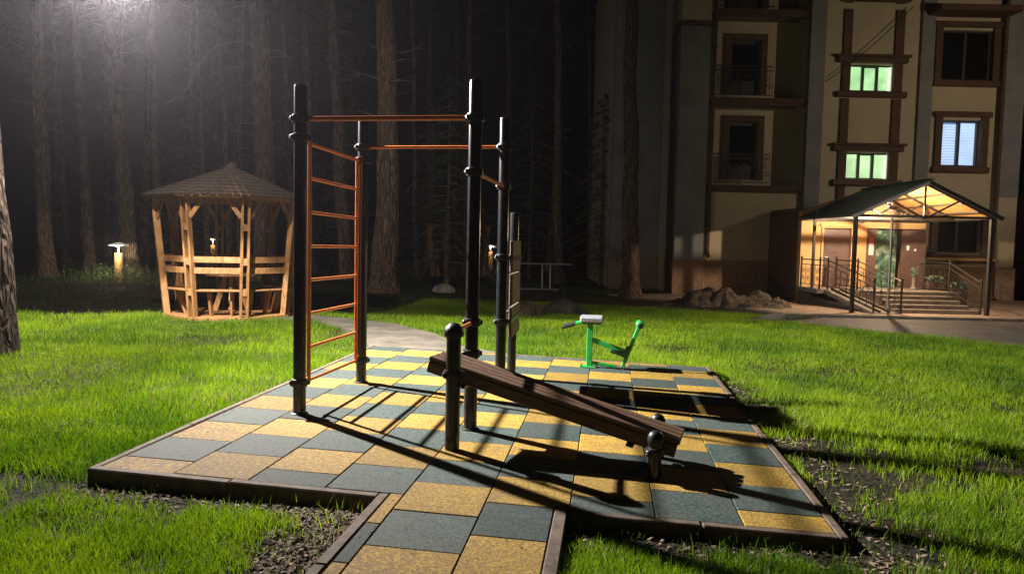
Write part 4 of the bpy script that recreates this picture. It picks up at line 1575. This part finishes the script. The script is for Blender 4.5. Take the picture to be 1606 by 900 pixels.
# ================================================================== SMALL THINGS ON THE GROUND
def lumps(name, loc, size, label, cat, m, seed, rz=0.0, group=None):
    rg = random.Random(seed)
    b = MB()
    nu, nv = 16, 9
    ph = [rg.uniform(0, 6.28) for _ in range(6)]
    V, F = [], []
    for j in range(nv):
        t = -.5 + 1.5 * j / (nv - 1)
        for i in range(nu):
            a = 2 * math.pi * i / nu
            w = 1 + .16 * math.sin(2 * a + ph[0]) + .12 * math.sin(3 * a + ph[1] + t) + .08 * math.sin(5 * a + ph[2] - 2 * t) + rg.uniform(-.05, .05)
            c = math.cos(t * math.pi / 2)
            V.append((math.cos(a) * w * size[0] * c, math.sin(a) * w * size[1] * c, math.sin(t * math.pi / 2) * size[2] * (1 + .1 * math.sin(2 * a + ph[3]))))
    for j in range(nv - 1):
        for i in range(nu):
            p, q_ = j * nu + i, j * nu + (i + 1) % nu
            F.append((p, q_, q_ + nu, p + nu))
    F.append(tuple(range((nv - 1) * nu, nv * nu)))
    b.add(V, F)
    o = b.build(name, m, None, False)
    o.location = loc
    o.rotation_euler = (0, 0, rz)
    return tag(o, label, cat, group)


lumps('boulder', (-3.55, 16.7, .03), (.28, .22, .20), 'small pale boulder on the dim grass right of the stout pine', 'rock', M['rock'], 1)
lumps('boulder', (-0.55, 11.3, -.08), (.40, .30, .30), 'brown earthy boulder behind the upright back board', 'rock', M['dark_earth'], 2)
lumps('boulder', (0.25, 12.2, -.10), (.48, .36, .33), 'darker boulder right of the brown one at the lawn edge', 'rock', M['dark_rock'], 3)
lumps('paving_scrap', (5.15, 13.15, GR), (.42, .16, .12), 'pale broken slab lying where the kerb begins', 'rubble', M['concrete'], 4, .2)


# heap of dug earth before the house
def heap():
    nx, ny = 84, 30
    V, T = [], []
    rg = np.random.default_rng(4)
    for j in range(ny):
        for i in range(nx):
            u_, v_ = i / (nx - 1), j / (ny - 1)
            e = math.sin(math.pi * u_) ** .55 * math.sin(math.pi * v_) ** .8
            ridge = .54 * math.exp(-((u_ - .33) / .20) ** 2) + .34 * math.exp(-((u_ - .72) / .2) ** 2)
            V.append((u_ * 4.0, v_ * 1.9, ridge * e))
    V = np.array(V)
    nz = (vnoise(V[:, 0], V[:, 1], 2.6, 1) - .5) * .32 + (vnoise(V[:, 0], V[:, 1], 6.5, 2) - .5) * .20 + (vnoise(V[:, 0], V[:, 1], 14, 3) - .5) * .12
    edge = np.clip(V[:, 2] / .16, 0, 1)
    V[:, 2] = V[:, 2] + nz * edge - .02
    idx = np.arange(nx * ny).reshape(ny, nx)
    a, b, c, d = idx[:-1, :-1].ravel(), idx[:-1, 1:].ravel(), idx[1:, 1:].ravel(), idx[1:, :-1].ravel()
    T = np.concatenate([np.stack([a, b, c], 1), np.stack([a, c, d], 1)])
    o = put('earth_heap', np_mesh('earth_heap', V, T, M['earth']))
    p = hp(3.85, 20.3, GR - .02)
    o.location = p
    o.rotation_euler = (0, 0, HA - .42)
    tag(o, 'long lumpy heap of dug earth before the house plinth', 'earth heap')


heap()

# low training bars in the dim clearing
tb = empty('training_bars', (-0.8, 19.6, gz(-.8)), HA, 'low dark steel training bars in the dim clearing by the wood', 'exercise bars')
for x in (-.13, .13):
    MB().tube([(x, 0, -.05), (x, 0, .86)], .03, 10).build('bar_post', M['seat_grey'], tb, True)
MB().tube([(-.85, 0, .88), (.85, 0, .88)], .03, 10).build('top_bar', M['seat_grey'], tb, True)
MB().tube([(-.95, -.5, .08), (.4, -.5, .08)], .035, 10).build('floor_bar', M['seat_grey'], tb, True)
for x in (-.9, .3):
    MB().tube([(x, -.5, -.05), (x, -.5, .08)], .03, 8).build('bar_foot', M['seat_grey'], tb, True)


# ================================================================== GRASS
def in_poly(x, y, poly):
    r_ = np.zeros(len(x), bool)
    n_ = len(poly)
    for i in range(n_):
        x0, y0 = poly[i]
        x1, y1 = poly[(i + 1) % n_]
        c = ((y0 > y) != (y1 > y)) & (x < (x1 - x0) * (y - y0) / (y1 - y0 + 1e-12) + x0)
        r_ ^= c
    return r_


def ground_z(x, y):
    z = -0.08 - 0.02 * np.clip(x, -6, 2)
    near = ((x > -18) & (x < 3.5) & (y < 28))
    pad = ((x > -3.2) & (x < 3.6) & (y > -3.5) & (y < 7.5))
    return z + np.where(near & ~pad, (vnoise(x, y, .6, 3) - .5) * .07, 0) - .012 * pad


CX, CY = 1.1773, -4.525


def blades(name, m, n, region, hfun, wbase, seed, tone_fn, thin_fn=None):
    rg = np.random.default_rng(seed)
    x, y = region(rg, n)
    ok = np.ones(len(x), bool)
    ok &= ~((x > -2.07) & (x < 2.57) & (y > -.33) & (y < 5.44))
    ok &= ~((x > -.16) & (x < 1.0) & (y < -.2))
    ok &= ~in_poly(x, y, pth)
    ok &= ~in_poly(x, y, [hxy(*p) for p in road])
    ok &= ~in_poly(x, y, [hxy(*p) for p in pav])
    ok &= (x + 5.78) ** 2 + (y - 8.5) ** 2 > 1.12 ** 2
    if thin_fn is not None:
        ok &= rg.random(len(x)) < thin_fn(x, y)
    x, y = x[ok], y[ok]
    k = len(x)
    d = np.hypot(x - CX, y - CY)
    h = hfun(rg, x, y)
    w = wbase * (1 + np.clip(d - 3, 0, 30) * .11) * (0.7 + .6 * rg.random(k))
    th = rg.random(k) * 2 * np.pi
    bend = (0.15 + .55 * rg.random(k) ** 1.5) * h
    bd = rg.random(k) * 2 * np.pi
    z = ground_z(x, y) - .01
    sx, sy = np.cos(th) * w / 2, np.sin(th) * w / 2
    bx_, by_ = np.cos(bd) * bend, np.sin(bd) * bend
    p = np.empty((k, 5, 3))
    p[:, 0] = np.stack([x - sx, y - sy, z], 1)
    p[:, 1] = np.stack([x + sx, y + sy, z], 1)
    p[:, 2] = np.stack([x + sx * .8 + bx_ * .3, y + sy * .8 + by_ * .3, z + h * .58], 1)
    p[:, 3] = np.stack([x - sx * .8 + bx_ * .3, y - sy * .8 + by_ * .3, z + h * .58], 1)
    p[:, 4] = np.stack([x + bx_, y + by_, z + h], 1)
    tone = np.clip(tone_fn(rg, x, y), 0, 1)
    nr = d < 7.5                                   # farther blades are single slivers
    kn, kf = int(nr.sum()), int((~nr).sum())
    o5 = (np.arange(kn) * 5)[:, None]
    T = np.concatenate([o5 + [0, 1, 2], o5 + [0, 2, 3], o5 + [3, 2, 4]])
    o3 = kn * 5 + np.arange(kf * 3).reshape(-1, 3)
    V = np.concatenate([p[nr].reshape(-1, 3), p[~nr][:, [0, 1, 4]].reshape(-1, 3)])
    tn = np.concatenate([np.repeat(tone[nr], 5), np.repeat(tone[~nr], 3)])
    return np_mesh(name, V, np.concatenate([T, o3]), m, tn)


def lawn_region(rg, n):
    """points thin out with distance from the path where one stands"""
    r_ = 1.9 + 17 * rg.random(n) ** 1.15
    a = rg.uniform(-.70, .70, n) + 0.128
    x, y = CX - np.sin(a) * r_, CY + np.cos(a) * r_
    # back edge of the lawn
    edge = 8.95 + .33 * (x + 5.5) + (vnoise(x, y, 1.3, 8) - .5) * .5
    edge = np.where(x < -4.4, 8.1 + .20 * (x + 5.5) + (vnoise(x, y, 1.3, 8) - .5) * .5, edge)
    edge = np.where(x > .5, 17.5, edge)
    edge = np.where((x > -3.3) & (x <= .5), 15.5, edge)
    ok = y < edge
    return x[ok], y[ok]


def lawn_thin(x, y):
    p = np.ones(len(x))
    n1 = vnoise(x, y, .9, 21)
    n2 = vnoise(x, y, 3.1, 22)
    # trodden soil by the kerbs and at the path corner
    k = np.exp(-((np.abs(x + .30) / .28) ** 2)) * (y < -.2) * (x < -.1)
    p -= 1.15 * k
    k2 = np.exp(-((x - 2.75) / .40) ** 2) * (y < 4.6)
    p -= 0.8 * k2 * (.35 + n2)
    k3 = np.exp(-((y + .42) / .16) ** 2) * (x < 2.6)
    p -= .85 * k3
    far = (x > 2.6) & (y < 2.2)
    p -= np.where(far, .10 * (n1 > .45) + .15 + .4 * (n2 - .4), 0)
    front = (y < -.35)
    p -= np.where(front, .55 * np.clip((n2 - .45) * 4, 0, 1), 0)
    p -= .5 * np.clip((n1 - .60) * 5, 0, 1) * (y < 9)
    p -= .45 * np.clip((vnoise(x, y, 6.5, 23) - .6) * 5, 0, 1)
    return np.clip(p, 0.02, 1)


def lawn_tone(rg, x, y):
    t = .15 + .55 * rg.random(len(x)) + .6 * (vnoise(x, y, .8, 31) - .4) + .5 * (vnoise(x, y, 3.2, 32) - .5)
    t = np.clip(t, 0, .89)
    return np.where(rg.random(len(x)) < .02 + .06 * (vnoise(x, y, 1.7, 33) > .75), 1.0, t)


def lawn_h(rg, x, y):
    h = (.022 + .062 * rg.random(len(x))) * (.55 + .9 * vnoise(x, y, 1.6, 42)) + .05 * vnoise(x, y, .7, 41)
    tall = rg.random(len(x)) < .02
    return np.where(tall, h * 1.5, h)


tag(put('grass', blades('grass', M['grass'], 1000000, lawn_region, lawn_h, .0038, 51, lawn_tone, lawn_thin)),
    'lit green lawn grass around the tiled pad', 'grass', kind='stuff')


def forest_region(rg, n):
    x = rg.uniform(-18, 4.5, n)
    y = rg.uniform(5.5, 27, n)
    edge = np.where(x < -4.4, 8.1 + .20 * (x + 5.5), 8.95 + .33 * (x + 5.5))
    edge = np.where((x > -3.3) & (x <= .5), 15.5, edge)
    edge = np.where(x > .5, 17.5, edge)
    ok = y > edge - .3
    return x[ok], y[ok]


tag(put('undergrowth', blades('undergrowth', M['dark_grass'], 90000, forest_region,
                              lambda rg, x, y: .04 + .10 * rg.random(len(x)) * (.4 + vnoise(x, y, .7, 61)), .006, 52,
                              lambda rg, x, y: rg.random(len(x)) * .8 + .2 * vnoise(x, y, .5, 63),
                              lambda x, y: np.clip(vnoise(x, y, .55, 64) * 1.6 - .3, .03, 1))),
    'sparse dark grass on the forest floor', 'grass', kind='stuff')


# broad-leaved weeds and clover low in the lawn
def clover():
    rg = np.random.default_rng(57)
    nc = 420
    cx, cy = lawn_region(rg, nc * 2)
    k = 26
    x = np.repeat(cx, k) + rg.normal(0, .10, len(cx) * k)
    y = np.repeat(cy, k) + rg.normal(0, .10, len(cx) * k)
    ok = ~((x > -2.1) & (x < 2.6) & (y > -.36) & (y < 5.5)) & ~((x > -.2) & (x < 1.03) & (y < -.2)) & ~in_poly(x, y, pth)
    ok &= ~in_poly(x, y, [hxy(*p) for p in road]) & ((x + 5.78) ** 2 + (y - 8.5) ** 2 > 1.3)
    ok &= rg.random(len(x)) < lawn_thin(x, y) ** 2
    x, y = x[ok], y[ok]
    n_ = len(x)
    z = ground_z(x, y) + rg.uniform(.012, .055, n_)
    a = rg.random(n_) * 6.28
    L = rg.uniform(.007, .017, n_)
    up = rg.normal(.15, .4, n_) * L
    dx, dy = np.cos(a) * L, np.sin(a) * L
    px, py = -np.sin(a) * L * .55, np.cos(a) * L * .55
    p = np.empty((n_, 4, 3))
    p[:, 0] = np.stack([x - dx, y - dy, z - up], 1)
    p[:, 1] = np.stack([x + px, y + py, z + .003], 1)
    p[:, 2] = np.stack([x + dx, y + dy, z + up], 1)
    p[:, 3] = np.stack([x - px, y - py, z + .003], 1)
    o4 = (np.arange(n_) * 4)[:, None]
    T = np.concatenate([o4 + [0, 1, 2], o4 + [0, 2, 3]])
    tag(put('clover', np_mesh('clover', p.reshape(-1, 3), T, M['weed'], np.repeat(rg.random(n_), 4))),
        'low clover and broad leaved weeds growing in the lawn', 'weeds', kind='stuff')


clover()

# weeds lit by the garden light
def weeds(loc, n, spread, label, seed, hmax=.4):
    rg = random.Random(seed)
    o = empty('weed_clump', loc, 0, label, 'weeds')
    b, tone = MB(), []
    stems = MB()
    for k in range(n):
        x, y = rg.gauss(0, spread), rg.gauss(0, spread * .45)
        h = rg.uniform(.15, hmax)
        dx, dy = rg.uniform(-.1, .1), rg.uniform(-.1, .1)
        stems.tube([(x, y, -.02), (x + dx, y + dy, h)], [.005, .002], 4)
        for j in range(7):
            t = .25 + .75 * j / 6
            a = rg.uniform(0, 6.28)
            L = rg.uniform(.05, .11)
            c = Vector((x + dx * t, y + dy * t, h * t))
            d = Vector((math.cos(a), math.sin(a), rg.uniform(-.2, .6))).normalized()
            s = d.cross(Vector((0, 0, 1))).normalized() * L * .3
            b.add([c, c + d * L * .5 + s, c + d * L, c + d * L * .5 - s], [(0, 1, 2, 3)])
            tone += [rg.random()] * 4
    me = b.mesh('leaves', M['weed'])
    at = me.attributes.new("tone", 'FLOAT', 'POINT')
    at.data.foreach_set("value", tone)
    put('leaves', me, o)
    stems.build('stems', M['twig'], o)['kind'] = 'stuff'


weeds((-12.7, 15.2, gz(-13)), 260, 1.0, 'leafy weeds lit by the log garden light', 3, .6)
weeds((-4.3, 30.6, gz(-4)), 60, .7, 'lit weeds round the garden light beyond the frame', 4)
weeds((-9.0, 29.8, gz(-9)), 50, .7, 'faintly lit weeds left of the far gazebo', 5)

# dry litter and wood chips in the bare patches
def litter():
    rg = np.random.default_rng(71)
    n_ = 5200
    x = np.concatenate([rg.normal(-.36, .16, n_ // 2), rg.normal(2.80, .2, n_ // 4), rg.uniform(-2.1, -.15, n_ // 8), rg.uniform(1.0, 2.9, n_ // 8)])
    y = np.concatenate([rg.uniform(-1.9, -.34, n_ // 2), rg.uniform(-1.4, 4.4, n_ // 4), rg.normal(-.45, .08, n_ // 8), rg.normal(-.5, .12, n_ // 8)])
    ok = ~((x > -2.09) & (x < 2.59) & (y > -.34) & (y < 5.44)) & ~((x > -.17) & (x < 1.01) & (y < -.2))
    x, y = x[ok], y[ok]
    k = len(x)
    z = ground_z(x, y) + .006
    a = rg.random(k) * 6.28
    L, w = rg.uniform(.008, .032, k), rg.uniform(.003, .011, k)
    t = rg.normal(0, .3, k)
    dx, dy, dz = np.cos(a) * L, np.sin(a) * L, t * L
    px, py = -np.sin(a) * w, np.cos(a) * w
    p = np.empty((k, 4, 3))
    p[:, 0] = np.stack([x - dx, y - dy, z - dz + .004], 1)
    p[:, 1] = np.stack([x + px, y + py, z + .007], 1)
    p[:, 2] = np.stack([x + dx, y + dy, z + dz + .004], 1)
    p[:, 3] = np.stack([x - px, y - py, z], 1)
    o4 = (np.arange(k) * 4)[:, None]
    T = np.concatenate([o4 + [0, 1, 2], o4 + [0, 2, 3], o4 + [0, 1, 3], o4 + [1, 2, 3]])
    tag(put('leaf_litter', np_mesh('leaf_litter', p.reshape(-1, 3), T, M['litter'])),
        'dry wood chips and leaves on the bare soil by the kerbs', 'litter', kind='stuff')


litter()


def debris():
    """needles, crumbs and leaf bits lying on the rubber"""
    rg = np.random.default_rng(81)
    k = 420
    x = rg.uniform(-1.98, 2.48, k)
    y = rg.uniform(-.24, 5.3, k)
    m_ = k // 5
    x[:m_] = rg.uniform(-.05, .9, m_)
    y[:m_] = rg.uniform(-1.9, -.3, m_)
    x[m_:2 * m_] = -1.98 + np.abs(rg.normal(0, .12, m_))
    z = -math.tan(TILT) * x + .002
    a = rg.random(k) * 6.28
    L = np.where(rg.random(k) < .6, rg.uniform(.010, .024, k), rg.uniform(.003, .008, k))
    w = np.where(L > .012, .0011, L * .6)
    dx, dy = np.cos(a) * L, np.sin(a) * L
    px, py = -np.sin(a) * w, np.cos(a) * w
    p = np.empty((k, 4, 3))
    p[:, 0] = np.stack([x - dx, y - dy, z + .001], 1)
    p[:, 1] = np.stack([x + px, y + py, z + .0022], 1)
    p[:, 2] = np.stack([x + dx, y + dy, z + .001], 1)
    p[:, 3] = np.stack([x - px, y - py, z], 1)
    o4 = (np.arange(k) * 4)[:, None]
    T = np.concatenate([o4 + [0, 1, 2], o4 + [0, 2, 3], o4 + [0, 1, 3], o4 + [1, 2, 3]])
    tag(put('needle_litter', np_mesh('needle_litter', p.reshape(-1, 3), T, M['dark_earth'])),
        'pine needles and crumbs scattered on the rubber tiles', 'litter', kind='stuff')


debris()

# ================================================================== HAZE: damp night air
hz = MB().box((-70, -10, -1.2), (70, 80, 24)).build('haze', M['soil'])
hz.data.materials.clear()
hm = bpy.data.materials.new('night_haze')
hm.use_nodes = True
hn = hm.node_tree
hn.nodes.clear()
ho = hn.nodes.new("ShaderNodeOutputMaterial")
hv = hn.nodes.new("ShaderNodeVolumePrincipled")
hv.inputs["Color"].default_value = (0.86, 0.79, 0.88, 1)
hv.inputs["Density"].default_value = 0.0008
hv.inputs["Anisotropy"].default_value = 0.8
hn.links.new(hv.outputs[0], ho.inputs["Volume"])
hz.data.materials.append(hm)
tag(hz, kind='stuff')
scene.cycles.volume_bounces = 0
